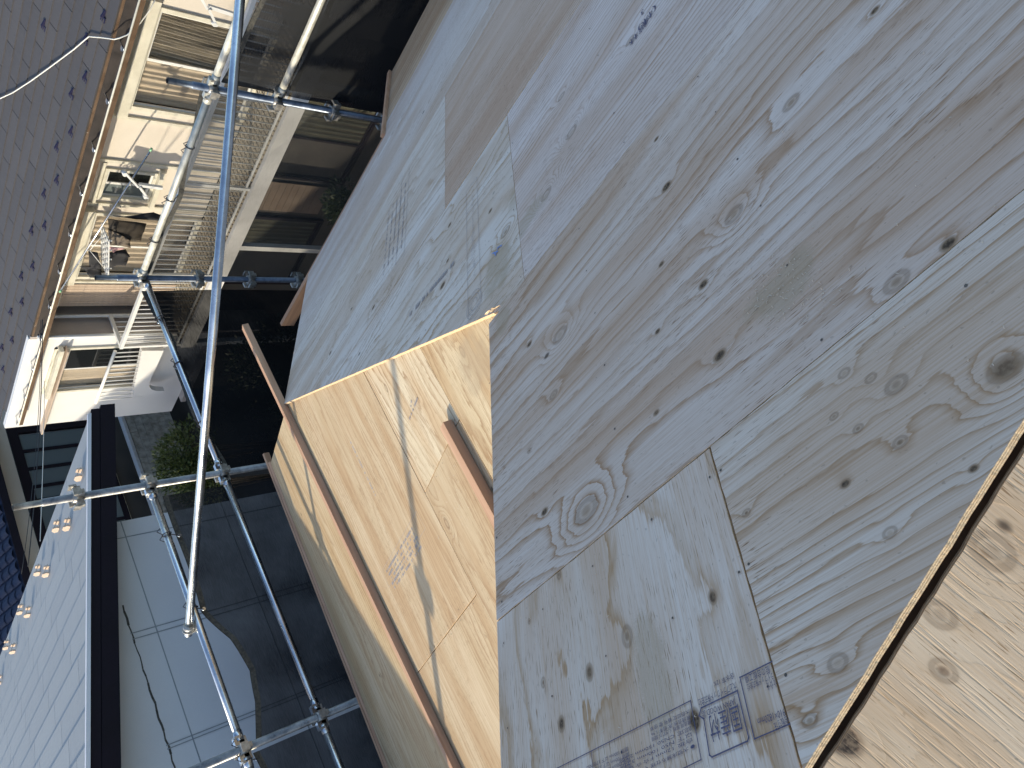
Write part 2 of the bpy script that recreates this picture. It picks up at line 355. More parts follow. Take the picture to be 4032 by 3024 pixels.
# ================================================================== OUR HOUSE: the plywood roof
house = thing('house_under_construction', 'house under construction with bare plywood roof sheathing filling the foreground', 'house', (0, 0, GROUND))
def clip(poly, a, b, c):         # keep a*x+b*y<=c
    out = []
    for i in range(len(poly)):
        p, q = poly[i], poly[(i + 1) % len(poly)]
        fp = a * p[0] + b * p[1] - c; fq = a * q[0] + b * q[1] - c
        if fp <= 0: out.append(p)
        if fp * fq < 0:
            t = fp / (fp - fq); out.append((p[0] + (q[0] - p[0]) * t, p[1] + (q[1] - p[1]) * t))
    return out
def line_hp(p, q, inside):
    a, b = q[1] - p[1], -(q[0] - p[0]); c = a * p[0] + b * p[1]
    if a * inside[0] + b * inside[1] > c: a, b, c = -a, -b, -c
    return a, b, c
def raggedize(poly, amp, step=.02):
    out = []
    for i in range(len(poly)):
        p, q = poly[i], poly[(i + 1) % len(poly)]
        L = math.hypot(q[0] - p[0], q[1] - p[1]); nseg = max(1, int(L / step))
        for k in range(nseg):
            t = k / nseg; out.append((p[0] + (q[0] - p[0]) * t + random.gauss(0, amp) * (k > 0), p[1] + (q[1] - p[1]) * t + random.gauss(0, amp) * (k > 0)))
    return out
TH = .012
def s_sheet(poly, mat, swap=False, lift=0., label=None, rag=.0004):
    poly = raggedize(poly, rag)
    mb = MB(); mb.prism([Sp(u, d, lift) for u, d in poly], nS * -TH, [((d, u) if swap else (u, d)) for u, d in poly], 0, 1)
    return mb.build('plywood_sheet', [mat, M['plyedge']], house, label=label)
def g_sheet(poly, mat, lift=0., rag=.0005):
    poly = raggedize(poly, rag, .04)
    mb = MB(); mb.prism([Gp(x, e, lift) for x, e in poly], nG * -TH, list(poly), 0, 1)
    return mb.build('plywood_sheet', [mat, M['plyedge']], house)

RAKE = line_hp((1.316, 1.755), (1.362, .45), (0, 1))
HIP = line_hp(Suv((1925, 1240)), Suv((1130, 1585)), (0, 3))
TED = line_hp(Suv((4032, 1650)), Suv((3170, 3024)), (0, 2))
def rect(u0, u1, d0, d1, g0=.0012): return [(u0 + g0, d0 + g0), (u1 - g0, d0 + g0), (u1 - g0, d1 - g0), (u0 + g0, d1 - g0)]
def sk(lst, swap=False):         # knots given by pixel on plane S
    out = []
    for q, r_, dk in lst:
        u, d = Suv(q); out.append((d, u, r_, dk) if swap else (u, d, r_, dk))
    return out
def sd(lst, swap=False):
    out = []
    for q, a, b, k in lst:
        u, d = Suv(q); out.append((d, u, b, a, k) if swap else (u, d, a, b, k))
    return out
mat_r0A = ply('ply_stamped_sheet', (0.660, 0.540, 0.445), (0.740, 0.640, 0.560), (0.420, 0.260, 0.140), rings=4.2, wav=1.5, across=2.2, along=.95, lin=1.1, seed=3.4, fib=0.4, lw=.30, dark=1.2,
              knots=sk([((2468, 2505), .011, .55), ((2320, 2647), .009, .7), ((2138, 2687), .006, .6), ((2200, 2262), .006, .6), ((2735, 2835), .010, 1.1), ((2210, 2850), .008, .9), ((2083, 2445), .004, .6), ((2805, 2350), .007, .9)], True),
              dust=sd([((2560, 2640), .05, .13, .4)], True))
mat_r0B = ply('ply_streaky_sheet', (0.650, 0.535, 0.440), (0.750, 0.655, 0.570), (0.350, 0.200, 0.095), rings=13, wav=.75, across=3.2, along=.35, lin=2.6, seed=1.2, fib=0.42, lw=0.35, dark=1.2, sharp=.92,
              knots=sk([((3530, 1515), .010, .45), ((3325, 1470), .006, .3), ((3430, 1490), .0055, .3), ((3285, 1640), .0045, .45), ((3380, 1688), .005, .55), ((3545, 1742), .0065, .6), ((3960, 1450), .013, .7), ((3330, 1905), .005, 1.), ((3505, 2098), .006, .3), ((3300, 2610), .009, .25), ((3190, 2838), .007, .5), ((2940, 2020), .005, .6), ((3835, 1845), .004, .9)]))
mat_r1 = ply('ply_broad_sheet', (0.610, 0.490, 0.405), (0.715, 0.610, 0.540), (0.350, 0.200, 0.105), rings=9, wav=1.0, across=2.7, along=.42, lin=2.6, seed=5.5, fib=0.36, lw=.40, dark=1.2, sharp=.92,
             knots=sk([((2205, 1320), .016, .3), ((2308, 2010), .021, .42), ((2145, 2015), 0.0074, 1.1), ((2890, 845), .013, .35), ((2625, 735), 0.0090, 1.1), ((2770, 1120), 0.0074, 1.1), ((2835, 1400), 0.0090, 1.1), ((2605, 1040), 0.0049, 1.), ((2590, 1305), 0.0049, 1.), ((2085, 1355), 0.0066, 1.), ((2180, 1555), .009, .4), ((2085, 1775), 0.0049, .6), ((2585, 1625), 0.0049, .8), ((3735, 960), 0.0074, 1.1), ((3530, 1110), .012, .5), ((3115, 405), .011, .45), ((2585, 548), 0.0049, .9), ((3445, 42), 0.0057, .9)]),
             dust=sd([((3080, 1130), .10, .06, .5), ((1980, 1260), .05, .07, .5)]))
mat_r2R = ply('ply_fine_lined_sheet', (0.640, 0.530, 0.465), (0.730, 0.630, 0.580), (0.400, 0.250, 0.165), rings=24, wav=.55, across=2.4, along=.5, lin=2.2, seed=8.1, fib=.15, lw=.45, dark=1.2, sharp=.9,
              knots=sk([((2250, 520), .014, .3), ((2108, 268), .012, 1.), ((2210, 380), .010, .3), ((2150, 765), .014, .25), ((1965, 511), .012, .7), ((2480, 160), .010, .4)]), dust=sd([((2080, 860), .12, .06, .5)]))
mat_r2L = ply('ply_pale_knotty_sheet', (0.670, 0.575, 0.490), (0.740, 0.660, 0.590), (0.420, 0.280, 0.170), rings=9, wav=1.2, across=2.6, along=.8, lin=1.8, seed=2.3, fib=.15, lw=.35, dark=1.2, specks=.6,
              knots=sk([((1990, 912), .014, .5), ((1742, 1124), .011, 1.1), ((1770, 885), .008, .9), ((1650, 965), .008, 1.), ((1930, 830), .007, .9), ((1762, 1025), .007, .8), ((1665, 638), .010, .9)]),
              dust=sd([((1960, 1050), .11, .13, .6), ((2040, 760), .08, .08, .4)]))
mat_r3R = ply('ply_tan_sheet', (0.580, 0.435, 0.340), (0.650, 0.510, 0.415), (0.400, 0.250, 0.160), rings=26, wav=.55, across=2.4, along=.4, lin=2.2, seed=9.7, fib=.30, lw=.5, dark=1.2)
mat_r3L = ply('ply_far_pale_sheet', (0.660, 0.570, 0.490), (0.730, 0.650, 0.580), (0.440, 0.310, 0.210), rings=11, wav=1.1, across=2.4, along=.7, lin=1.8, seed=4.9, fib=.12, lw=.35, dark=1.2, specks=.6,
              knots=sk([((1300, 1390), .009, 1.), ((1470, 1210), .010, .9), ((1500, 1330), .008, .9)]))
mat_r4 = ply('ply_far_bluish_sheet', (0.640, 0.550, 0.485), (0.700, 0.620, 0.565), (0.430, 0.300, 0.210), rings=26, wav=.6, across=2.4, along=.5, lin=2.2, seed=6.2, fib=.2, lw=.5, dark=1.2)
mat_r5 = ply('ply_eave_tan_sheet', (0.500, 0.350, 0.220), (0.580, 0.420, 0.280), (0.330, 0.200, 0.120), rings=9, wav=.8, across=2.4, along=.5, lin=2.2, seed=7.2, fib=.3, lw=.5, dark=1.2)
D0 = .806
rows = [D0 - .91, D0, D0 + .91, D0 + 1.82, D0 + 2.73, D0 + 3.64, 5.08]
JU = {0: [.676, -1.144, -2.964], 1: [-.49, -2.31], 2: [1.13, -.69, -2.51], 3: [1.585, -.235, -2.055], 4: [.99, -.83, -2.65], 5: [.53, -1.29, -3.1]}
sheets = {}
mats_by = {(0, 0): mat_r0A, (0, 1): mat_r0B, (1, 0): mat_r1, (2, 0): mat_r2L, (2, 1): mat_r2R, (3, 0): mat_r3L, (3, 1): mat_r3R, (4, 0): mat_r4, (4, 1): mat_r3R, (5, 0): mat_r5}
for r in range(6):
    lefts = [{0: 1.36, 1: 1.36, 2: 3.5, 3: 3.5, 4: 3.5, 5: 2.31}[r]] + JU[r]
    for k in range(len(lefts)):
        u1 = lefts[k]; u0 = lefts[k + 1] if k + 1 < len(lefts) else -3.6
        if u0 < -3.6: continue
        gap = .0012
        pl = rect(u0, u1, rows[r], rows[r + 1], gap)
        if r == 0 and k == 0: pl = rect(u0 + .0025, u1, rows[r], rows[r + 1], gap)
        pl = clip(pl, *TED)
        if r <= 1: pl = clip(pl, *RAKE)
        elif r <= 3 and k == 0: pl = clip(pl, *HIP)
        if r == 4 and k == 0:
            pl = clip(pl, *HIP); pl = [(2.315, 4.44), (2.315, 4.30), (3.50, 4.30), (3.50, rows[4] + gap), (u0 + gap, rows[4] + gap), (u0 + gap, 4.44)]
        if len(pl) < 3: continue
        m_ = mats_by.get((r, k), [mat_r2R, mat_r1, mat_r3R, mat_r4][(r + k) % 4])
        sheets[(r, k)] = s_sheet(pl, m_, swap=(r == 0 and k == 0), lift=random.uniform(-.0012, .0008))
# --- far side of the hip: sheet T
P1, P2 = cut((4032, 1650), S0, nS), cut((3170, 3024), S0, nS)
eT = (P2 - P1).normalized(); hT = Vector((eT.y, -eT.x, 0)); hT = hT if hT.x < 0 else -hT; hT.normalize()
tT = (hT * math.cos(R(28)) - Vector((0, 0, 1)) * math.sin(R(28))); tT = (tT - eT * tT.dot(eT)).normalized(); nT = eT.cross(tT); nT = nT if nT.z > 0 else -nT
T0 = P1 + tT * .018 - Vector((0, 0, 1)) * .004
def Tuv(q): p = cut(q, T0, nT) - T0; return p.dot(eT), p.dot(tT)
ga = Vector(Tuv((3800, 2550))) - Vector(Tuv((3560, 2350))); angT = math.atan2(ga.y, ga.x)
def Trot(q): a, b = Tuv(q); c, s = math.cos(-angT), math.sin(-angT); return a * c - b * s, a * s + b * c
mat_T = ply('ply_rough_sheet', (.64, .49, .33), (.72, .58, .42), (.44, .28, .15), rings=7, wav=.8, across=3, along=.5, seed=11, fib=.3, lw=.5, dark=.5, lin=1.6, rot=-angT, bumpst=.3, tear=.3,
            knots=[(*Trot(q), r_, k) for q, r_, k in [((3312, 2905), .016, 1.7), ((3700, 2420), .012, .35), ((3715, 2642), .010, .6), ((3905, 2170), .016, .35)]])
cornT = [(-1.2, .0), (.43, .0), (2.6, .0), (2.6, .91), (-1.2, .91)]
mb = MB()
pt = raggedize([(-1.3, 0), (1.9, 0), (1.9, 1.5), (-1.3, 1.5)], .0007)
mb.prism([T0 + eT * a + tT * b for a, b in pt], nT * -TH, pt, 0, 1); mb.build('plywood_sheet', [mat_T, M['plyedge']], house, label='sunlit rough plywood sheet beyond the ridge gap')
# hip rafter seen in the gap, nails
mb = MB(); mb.beam(P1 - eT * 1.4 - Vector((0, 0, .115)) + hT * .006, P2 + eT * 1.6 - Vector((0, 0, .115)) + hT * .006, .07, .10); mb.build('hip_rafter', M['rafter'], house)

# --- plane G, the sunlit lower roof
HC = Guv((1128, 1600))
GH = line_hp(Guv((1925, 1240)), Guv((1130, 1585)), (-1, 2))
GE = line_hp(Guv((1066, 1823)), Guv((1531, 3024)), (0, 1))
GC = line_hp(Guv((1128, 1600)), Guv((1066, 1823)), (0, 2))
mg = lambda nm, seed, rings=9, wav=1., base=(.52, .40, .25), pale=(.61, .49, .33), **k: ply(nm, base, pale, (.30, .17, .08), rings=rings, wav=wav, across=2.6, along=.6, seed=seed, fib=.45, lw=.4, lin=2., dark=k.pop('dark', .5) * 1.9, **k)
def gd(lst): return [(*Guv(q), a, b, k) for q, a, b, k in lst]
mg0 = mg('ply_gold_hip_sheet', 12.1, 10, 1.1, base=(.56, .44, .27), pale=(.63, .52, .345), knots=[(*Guv((1820, 1385)), .012, .3)], dust=gd([((1870, 1420), .12, .16, .5)]))
mg1 = mg('ply_gold_wavy_sheet', 13.3, 9, 1.4, base=(.64, .53, .36), pale=(.70, .60, .43), dark=.6, knots=[(*Guv((1520, 1528)), .011, .35)])
mg2 = mg('ply_gold_offcut_sheet', 14.3, 11, 1.1, base=(.50, .385, .245), pale=(.58, .46, .30), knots=[(*Guv((1760, 2060)), .014, .25)])
mg3 = mg('ply_gold_wide_sheet', 15.9, 12, .9, base=(.52, .40, .25), pale=(.60, .48, .32), dark=.45)
mg4 = mg('ply_gold_lower_sheet', 16.4, 12, .9, base=(.52, .40, .25), pale=(.60, .48, .32), dark=.45)
mg5 = mg('ply_gold_eave_sheet', 17.4, 10, .8, base=(.53, .405, .235), pale=(.60, .48, .31), dark=.5)
def grow(x0, x1, e0, e1, mat, extra=()):
    pl = clip(rect(x0, x1, e0, e1, .0022), *GH); pl = clip(pl, *GC); pl = clip(pl, *GE)
    return g_sheet(pl, mat, random.uniform(-.001, .001))
grow(-.10, 2.6, -.06, .51, mg0); grow(-1.92, -.10, -.06, .51, mg3)
gA = grow(1.03, 2.6, .51, 1.07, mg1); grow(-.79, 1.03, .51, 1.07, mg2); grow(-2.61, -.79, .51, 1.07, mg4)
gB = grow(.583, 2.6, 1.07, 2.17, mg3); grow(-1.237, .583, 1.07, 2.17, mg4); grow(-3.06, -1.237, 1.07, 2.17, mg2)
grow(-.6, 2.6, 2.17, 3.6, mg5); grow(-3.06, -.6, 2.17, 3.6, mg4)
# edge boards of G
e0, e1 = cut((1066, 1823), K, nG), cut((1531, 3024), K, nG); de = (e1 - e0).normalized()
mb = MB(); mb.beam(e0 - de * .02 + Vector((0, .018, -.05)), e1 + de * 1.6 + Vector((0, .018, -.05)), .030, .10); mb.build('fascia_board', M['cedarX'], house)
mb = MB(); mb.beam(e0 - de * .10 + Vector((0, .05, -.02)), e1 + de * 1.6 + Vector((0, .05, -.02)), .020, .040); mb.build('eave_batten', M['cedarX'], house)
# edge boards of S (fascia along the eave, board down the step)
a, b = Sp(2.315, 4.315, -.045), Sp(4.02, 4.315, -.045)
mb = MB(); mb.beam(a, b, .026, .10); mb.build('fascia_board', M['cedarY'], house, label='brown eave board sticking out past the roof corner')
mb = MB(); mb.beam(Sp(2.33, 4.30, -.02), Sp(2.33, 5.10, -.02), .030, .075, nS); mb.build('barge_board', M['cedarX'], house)
mb = MB(); mb.beam(Sp(2.34, 5.09, -.045), Sp(-3.6, 5.09, -.045), .024, .09); mb.build('fascia_board', M['cedarY'], house)
mb = MB(); mb.beam(K - nS * .05 + Vector((.02, .05, -.08)), cut((1130, 1585), S0, nS) + Vector((-.02, -.04, -.13)), .07, .09); mb.build('hip_rafter', M['rafter'], house)
# gable wall, walls
mb = MB(); zG = Gp(0, 0).z - .03
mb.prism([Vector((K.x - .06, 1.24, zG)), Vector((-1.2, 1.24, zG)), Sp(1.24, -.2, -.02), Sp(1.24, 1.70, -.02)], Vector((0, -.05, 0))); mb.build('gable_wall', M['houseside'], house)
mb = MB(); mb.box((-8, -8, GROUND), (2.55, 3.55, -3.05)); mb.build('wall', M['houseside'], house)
mb = MB(); mb.prism([Vector((.0, -8, GROUND)), Sp(-8, 1.16, -.16), Sp(-8, 4.2, -.16), Vector((3.0, -8, GROUND))], Vector((0, 9.2, 0))); mb.build('attic_sun_block', M['houseside'], house)  # added unseen solid, keeps sun from passing under the roof
MB().box((-8, -8, -3.0), (-.01, 1.2, -1.9)).build('attic_sun_block', M['houseside'], house)  # second added block, shades the ground beyond the house
# corner nail blocks and splinter
def splinter():
    p = cut((1925, 1235), S0, nS); q = cut((1968, 1205), S0, nS); d = (q - p)
    mb = MB(); r0 = len(mb.v)
    n_ = 6
    for i in range(n_ + 1):
        t = i / n_; wv = .012 * (1 - t) + .001; c = p + d * (t * 1.05 - .05) + nS * (.001 + .004 * (1 - t))
        s_ = Vector((0, 1, 0)) * wv + dS * wv * .3; j = Vector((random.gauss(0, .002), random.gauss(0, .002), random.gauss(0, .002)))
        mb.v += [c - s_ + j, c + s_ * .8 - j, c + nS * (.005 * (1 - t) + .001) + j]
    for i in range(n_):
        b0 = r0 + 3 * i
        for k in range(3): mb.face([b0 + k, b0 + (k + 1) % 3, b0 + 3 + (k + 1) % 3, b0 + 3 + k])
    mb.face([0, 1, 2]); mb.face([3 * n_, 3 * n_ + 1, 3 * n_ + 2])
    mb.build('splintered_corner', M['plyedge'], house)
splinter()

# ------------------------------------------------------------------ ink prints
ft = {}
def text_mesh(txt, size):
    cu = bpy.data.curves.new('t', 'FONT'); cu.body = txt; cu.size = size; cu.resolution_u = 2
    o = bpy.data.objects.new('t', cu); col.objects.link(o)
    dg = bpy.context.evaluated_depsgraph_get(); dg.update()
    me = bpy.data.meshes.new_from_object(o.evaluated_get(dg))
    bpy.data.objects.remove(o); return me
def print_text(txt, org, dx, dy, nrm, size, sheet, mat='ink', width=None):
    """flat lettering on a sheet: org = left end of the baseline, dx reading direction, dy letter-up"""
    me = text_mesh(txt, size)
    xs = [v.co.x for v in me.vertices]
    if not xs: return
    sx = (width / max(xs)) if width else 1
    for v in me.vertices: v.co = org + dx * v.co.x * sx + dy * v.co.y + nrm * .0016 - W[sheet]
    me.materials.clear(); me.materials.append(M[mat])
    return link_mesh('ink_print', me, sheet)
def strokes(segs, wd, nrm, sheet, mat='ink', name='ink_frame'):
    mb = MB()
    for a, b in segs:
        a = Vector(a) + nrm * .0014; b = Vector(b) + nrm * .0014; d = (b - a).normalized(); s_ = d.cross(nrm) * wd * .75 / 2
        i = len(mb.v); mb.v += [a - s_ - d * wd / 2, a + s_ - d * wd / 2, b + s_ + d * wd / 2, b - s_ + d * wd / 2]; mb.face([i, i + 1, i + 2, i + 3])
    return mb.build(name, M[mat], sheet)
def S3(q): return cut(q, S0, nS)
shA = sheets[(0, 0)]
Yv = Vector((0, 1, 0))
def c7(x, y): return (2300 + x / 2.458, 2550 + y / 2.458)
def polyl(pts, close=True): return [(pts[i], pts[(i + 1) % len(pts)]) for i in range(len(pts) if close else len(pts) - 1)]
strokes(polyl([S3(c7(*p)) for p in [(1490, 418), (1140, 585), (1120, 660), (1165, 690), (1220, 1040), (1245, 1060), (1590, 905), (1600, 870)]]), .0028, nS, shA)
strokes(polyl([S3(c7(*p)) for p in [(1822, 137), (1515, 290), (1655, 885), (1995, 741)]], False), .0024, nS, shA)
strokes(polyl([S3(c7(*p)) for p in [(-380, 1230), (0, 1040), (1035, 515), (1140, 1085), (700, 1300)]], False), .0020, nS, shA)
strokes([(S3(c7(75, 1003)), S3(c7(95, 1200)))], .0016, nS, shA)
def ptx(txt, q0, q1, hgt, mat='ink'):
    a, b = S3(c7(*q0)), S3(c7(*q1)); d = (b - a).normalized(); u = nS.cross(d).normalized()
    return print_text(txt, a, d, u, nS, hgt * 1.05, shA, mat, (b - a).length)
# right-to-left in the picture: the letters stand on their heads for the camera
ptx('国産材', (1505, 560), (1205, 690), .036)
ptx('JAPAN WOOD 認', (1468, 490), (1140, 625), .011)
ptx('大上プライウッド株式会社', (1475, 335), (1110, 510), .0118)
ptx('含水率 12%', (1455, 245), (1260, 335), .0085)
ptx('能の合板工場', (1800, 182), (1560, 280), .0110)
ptx('ライウッド株式会社', (1835, 243), (1580, 365), .0095)
ptx('☆☆☆', (1865, 300), (1765, 345), .0130)
ptx('910×1820mm', (1945, 588), (1680, 690), .0125)
ptx('合板寸法', (1975, 660), (1840, 740), .0110)
rowsA = [((1025, 600), '大臣認定 番号 壁 倍率'), ((1035, 655), '普通合板 床 倍率 1.96'), ((1040, 700), '構造用 屋根 くぎ打ち 間隔'), ((1045, 760), '認定 CN50 150mm 2.5倍'), ((1055, 815), '以下 N50 100mm 3.7倍'), ((1062, 870), '合板 12mm F☆☆☆☆'), ((1080, 930), '● 大壁床勝ち仕様 くぎ 間隔表')]
for i, (q, t) in enumerate(rowsA):
    ptx(t, q, (q[0] - (700 if i > 2 else 380), q[1] + (330 if i > 2 else 175)), .0062)
for i in range(4):
    ptx('間隔 100mm 以下 3.7倍 N50', (430 + 12 * i, 960 + 52 * i), (30 + 12 * i, 1150 + 52 * i), .0070)
def bars(org, dx, dy, nrm, rows_, length, pitch, sheet, mat='ink', h=.5, seed=1):
    """lettering too small to read in the photograph: broken lines of ink"""
    rd = random.Random(seed); mb = MB()
    for r_ in range(rows_):
        x = rd.uniform(0, .03)
        while x < length:
            l = rd.uniform(.004, .012)
            if rd.random() < .62:
                a = org + dx * x + dy * (r_ * pitch) + nrm * .0015; i = len(mb.v)
                mb.v += [a, a + dx * l, a + dx * l + dy * pitch * h, a + dy * pitch * h]; mb.face([i, i + 1, i + 2, i + 3])
            x += l + .004
    return mb.build('ink_print', M[mat], sheet, kind='stuff')
# faded printed panels on the pale sheet above the hip
shL = sheets[(2, 0)]
def c8(x, y): return (1550 + x / 2.371, 600 + y / 2.371)
fr = [S3(c8(*p)) for p in [(778, 230), (818, 1388), (697, 1535), (678, 370)]]
strokes(polyl(fr), .0020, nS, shL, 'inkpale')
strokes([(S3(c8(785, 460)), S3(c8(682, 580))), (S3(c8(800, 820)), S3(c8(686, 960))), (S3(c8(800, 1005)), S3(c8(690, 1130)))], .0020, nS, shL, 'inkpale')
ex = (fr[0] - fr[1]); L0 = ex.length; ex.normalize(); ey = nS.cross(ex)
ey = ey if (fr[3] - fr[0]).dot(ey) > 0 else -ey
wfr = abs((fr[2] - fr[1]).dot(ey))
bars(fr[1] + ex * .20 + ey * .05, ex, ey, nS, 6, L0 - .5, (wfr - .09) / 6, shL, 'inkpale', .3, 3)
bars(fr[1] + ex * .10 + ey * .03, ex, ey, nS, 3, .5, (wfr - .06) / 5, shL, 'inkpale', .35, 5)
cc_ = S3(c8(752, 1415))
for rr in (.02, .034, .046):
    strokes(polyl([cc_ + (ex * math.cos(t) * 1.2 + ey * math.sin(t)) * rr for t in [k * math.pi / 9 for k in range(18)]]), .0022, nS, shL, 'inkpale', 'ink_emblem')
t0, t1 = S3(c8(575, 1000)), S3(c8(150, 1500)); dd = (t1 - t0).normalized()
bars(t0, dd, nS.cross(dd), nS, 1, (t1 - t0).length, .05, shL, 'inkpale', .4, 8)
t0, t1 = S3(c8(380, 1180)), S3(c8(140, 1470)); dd = (t1 - t0).normalized()
shB3 = sheets[(3, 0)]
fr = [S3(c8(*p)) for p in [(150, 140), (100, 940), (20, 1050), (80, 250)]]
strokes(polyl(fr), .0025, nS, shB3, 'inkpale')
ex = (fr[0] - fr[1]).normalized(); ey = nS.cross(ex); ey = ey if (fr[3] - fr[0]).dot(ey) > 0 else -ey
bars(fr[1] + ex * .06 + ey * .03, ex, ey, nS, 5, (fr[0] - fr[1]).length - .15, .045, shB3, 'inkpale', .22, 9)
# blue chalk mark
ch = [S3(c8(*p)) for p in [(1010, 870), (975, 890), (955, 960), (940, 935)]]
strokes(polyl(ch, False) + [(S3(c8(1000, 872)), S3(c8(975, 895))), (S3(c8(925, 945)), S3(c8(975, 925)))], .005, nS, shL, 'chalk', 'chalk_mark')
# (株) ... 3 at the top
shR = sheets[(2, 1)]
def c9(x, y): return (1500 + x * .7836, y * .7836)
a, b = S3(c9(1420, 8)), S3(c9(1335, 120)); d_ = (b - a).normalized()
print_text('(株)', S3(c9(1385, 20)), d_, nS.cross(d_), nS, .032, shR, 'ink', .075)
print_text('館林', S3(c9(1338, 95)), d_, nS.cross(d_), nS, .030, shR, 'ink', .075)
print_text('3', S3(c9(1322, 42)), d_, nS.cross(d_), nS, .030, shR, 'ink')
# print on the gold sheet
def G3(q): return cut(q, K, nG)
def c10(x, y): return (1450 + x / 3.3175, 1850 + y / 3.3175)
fr = [G3(c10(*p)) for p in [(632, 540), (190, 1310), (275, 1530), (750, 765)]]
strokes(polyl(fr), .0016, nG, gB, 'inkpale')
ex = (fr[1] - fr[0]); L0 = ex.length; ex.normalize(); ey = nG.cross(ex); ey = ey if (fr[3] - fr[0]).dot(ey) > 0 else -ey
bars(fr[0] + ex * .10 + ey * .02, ex, ey, nG, 5, L0 - .15, .022, gB, 'inkpale', .5, 12)
fr = [G3((1100 + x * .6028, 1100 + y * .6028)) for x, y in [(455, 1045), (630, 1420)]]
ex = (fr[1] - fr[0]).normalized(); bars(fr[0], ex, nG.cross(ex), nG, 1, (fr[1] - fr[0]).length, .03, gB, 'inkpale', .5, 14)
fr = [G3((1100 + x * .6028, 1100 + y * .6028)) for x, y in [(870, 700), (850, 900)]]
ex = (fr[1] - fr[0]).normalized(); bars(fr[0], ex, nG.cross(ex), nG, 1, .12, .02, gA, 'inkpale', .4, 15)
fr = [G3((1100 + x * .6028, 1100 + y * .6028)) for x, y in [(905, 760), (850, 900)]]
ex = (fr[1] - fr[0]).normalized(); bars(fr[0], ex, nG.cross(ex), nG, 1, .16, .02, gA, 'inkpale', .45, 16)

def nails(pts, nrm, sheet):
    mb = MB()
    for p in pts:
        p = p + nrm * .0013; a = nrm.orthogonal().normalized(); b = nrm.cross(a); i = len(mb.v); q = random.uniform(.0018, .0028)
        mb.v += [p + (a * math.cos(t * 1.0472) + b * math.sin(t * 1.0472)) * q for t in range(6)]; mb.face(list(range(i, i + 6)))
    mb.build('nail_heads', M['crack'], sheet, kind='stuff')
for (rr, kk), sh in sheets.items():
    u1 = ([{0: 1.34, 1: 1.34, 2: 3.5, 3: 3.5, 4: 3.5, 5: 2.31}[rr]] + JU[rr])[kk]; u0 = (JU[rr] + [-9])[kk]
    pts = []
    for uu in (u1 - .012, u0 + .012, (u0 + u1) / 2, u0 + (u1 - u0) * .25, u0 + (u1 - u0) * .75):
        for k in range(6):
            d_ = rows[rr] + .03 + k * .165 + random.uniform(-.012, .012); p_ = (uu + random.uniform(-.005, .005), d_)
            if TED[0] * p_[0] + TED[1] * p_[1] < TED[2] - .01 and (rr < 2 or HIP[0] * p_[0] + HIP[1] * p_[1] < HIP[2] - .02) and d_ < rows[rr + 1] - .01: pts.append(Sp(*p_))
    if pts: nails(pts, nS, sh)
nails([Gp(.585 + s_ * .018 + random.uniform(-.004, .004), 1.12 + k * .10 + random.uniform(-.02, .02)) for k in range(10) for s_ in (-1, 1)], nG, gB)
nails([Gp(1.03 + s_ * .018, .56 + k * .11 + random.uniform(-.02, .02)) for k in range(5) for s_ in (-1, 1)], nG, gA)
# ------------------------------------------------------------------ loose battens and chips
bt0, bt1 = Gp(2.95, 2.26, 0), Gp(-.9, 2.19, 0); d_ = (bt1 - bt0).normalized()
mb = MB(); mb.beam(cut((965, 1285), K + nG * .02, nG) + nG * .0, Gp(-1.0, 2.10, .021), .045, .036, nG)
mb.build('timber_batten', M['cedarX'], label='long sunlit batten on the gold plywood, far end hanging out over the corner', cat='batten')
a = cut((1748, 1668), K + nG * .03, nG); b = cut((1935, 2010), K + nG * .03, nG); d_ = (b - a).normalized()
mb = MB(); mb.beam(Gp(a.x, (a.y - K.y) / math.cos(AG), .020), Gp(b.x - .25, (b.y - K.y) / math.cos(AG) - .0, .020), .046, .034, nG)
mb.build('timber_batten', M['cedarX'], label='short wide batten on the gold plywood running under the grey roof edge', cat='batten')
rd = random.Random(5); mb = MB()
def chip(p, nrm, L, ang):
    d = Vector((1, 0, 0)); d = (d - nrm * d.dot(nrm)).normalized(); e = nrm.cross(d)
    dr = d * math.cos(ang) + e * math.sin(ang); sd_ = nrm.cross(dr); pts = []
    i = len(mb.v)
    for k in range(4):
        t = k / 3; c = p + dr * L * t + sd_ * L * .35 * math.sin(t * 2.6) + nrm * (.001 + .002 * math.sin(t * 3.1)); mb.v += [c - sd_ * .0006, c + sd_ * .0006]
    for k in range(3): mb.face([i + 2 * k, i + 2 * k + 1, i + 2 * k + 3, i + 2 * k + 2])
for _ in range(230):
    q = (rd.uniform(2050, 3950), rd.uniform(20, 1500)) if _ < 60 else ((rd.gauss(3080, 130), rd.gauss(1130, 110)) if _ < 190 else (rd.uniform(2000, 2900), rd.uniform(2000, 2900)))
    chip(cut(q, S0, nS), nS, rd.uniform(.002, .006), rd.uniform(0, 6.3))
for _ in range(60):
    chip(cut((rd.gauss(1790, 60), rd.gauss(1960, 160)), K, nG), nG, rd.uniform(.004, .014), rd.uniform(0, 6.3))
mb.build('wood_shavings', newmat('shaving', (.62, .53, .41), .8)[0], kind='stuff', label='pale wood shavings scattered over the plywood', cat='wood shavings')

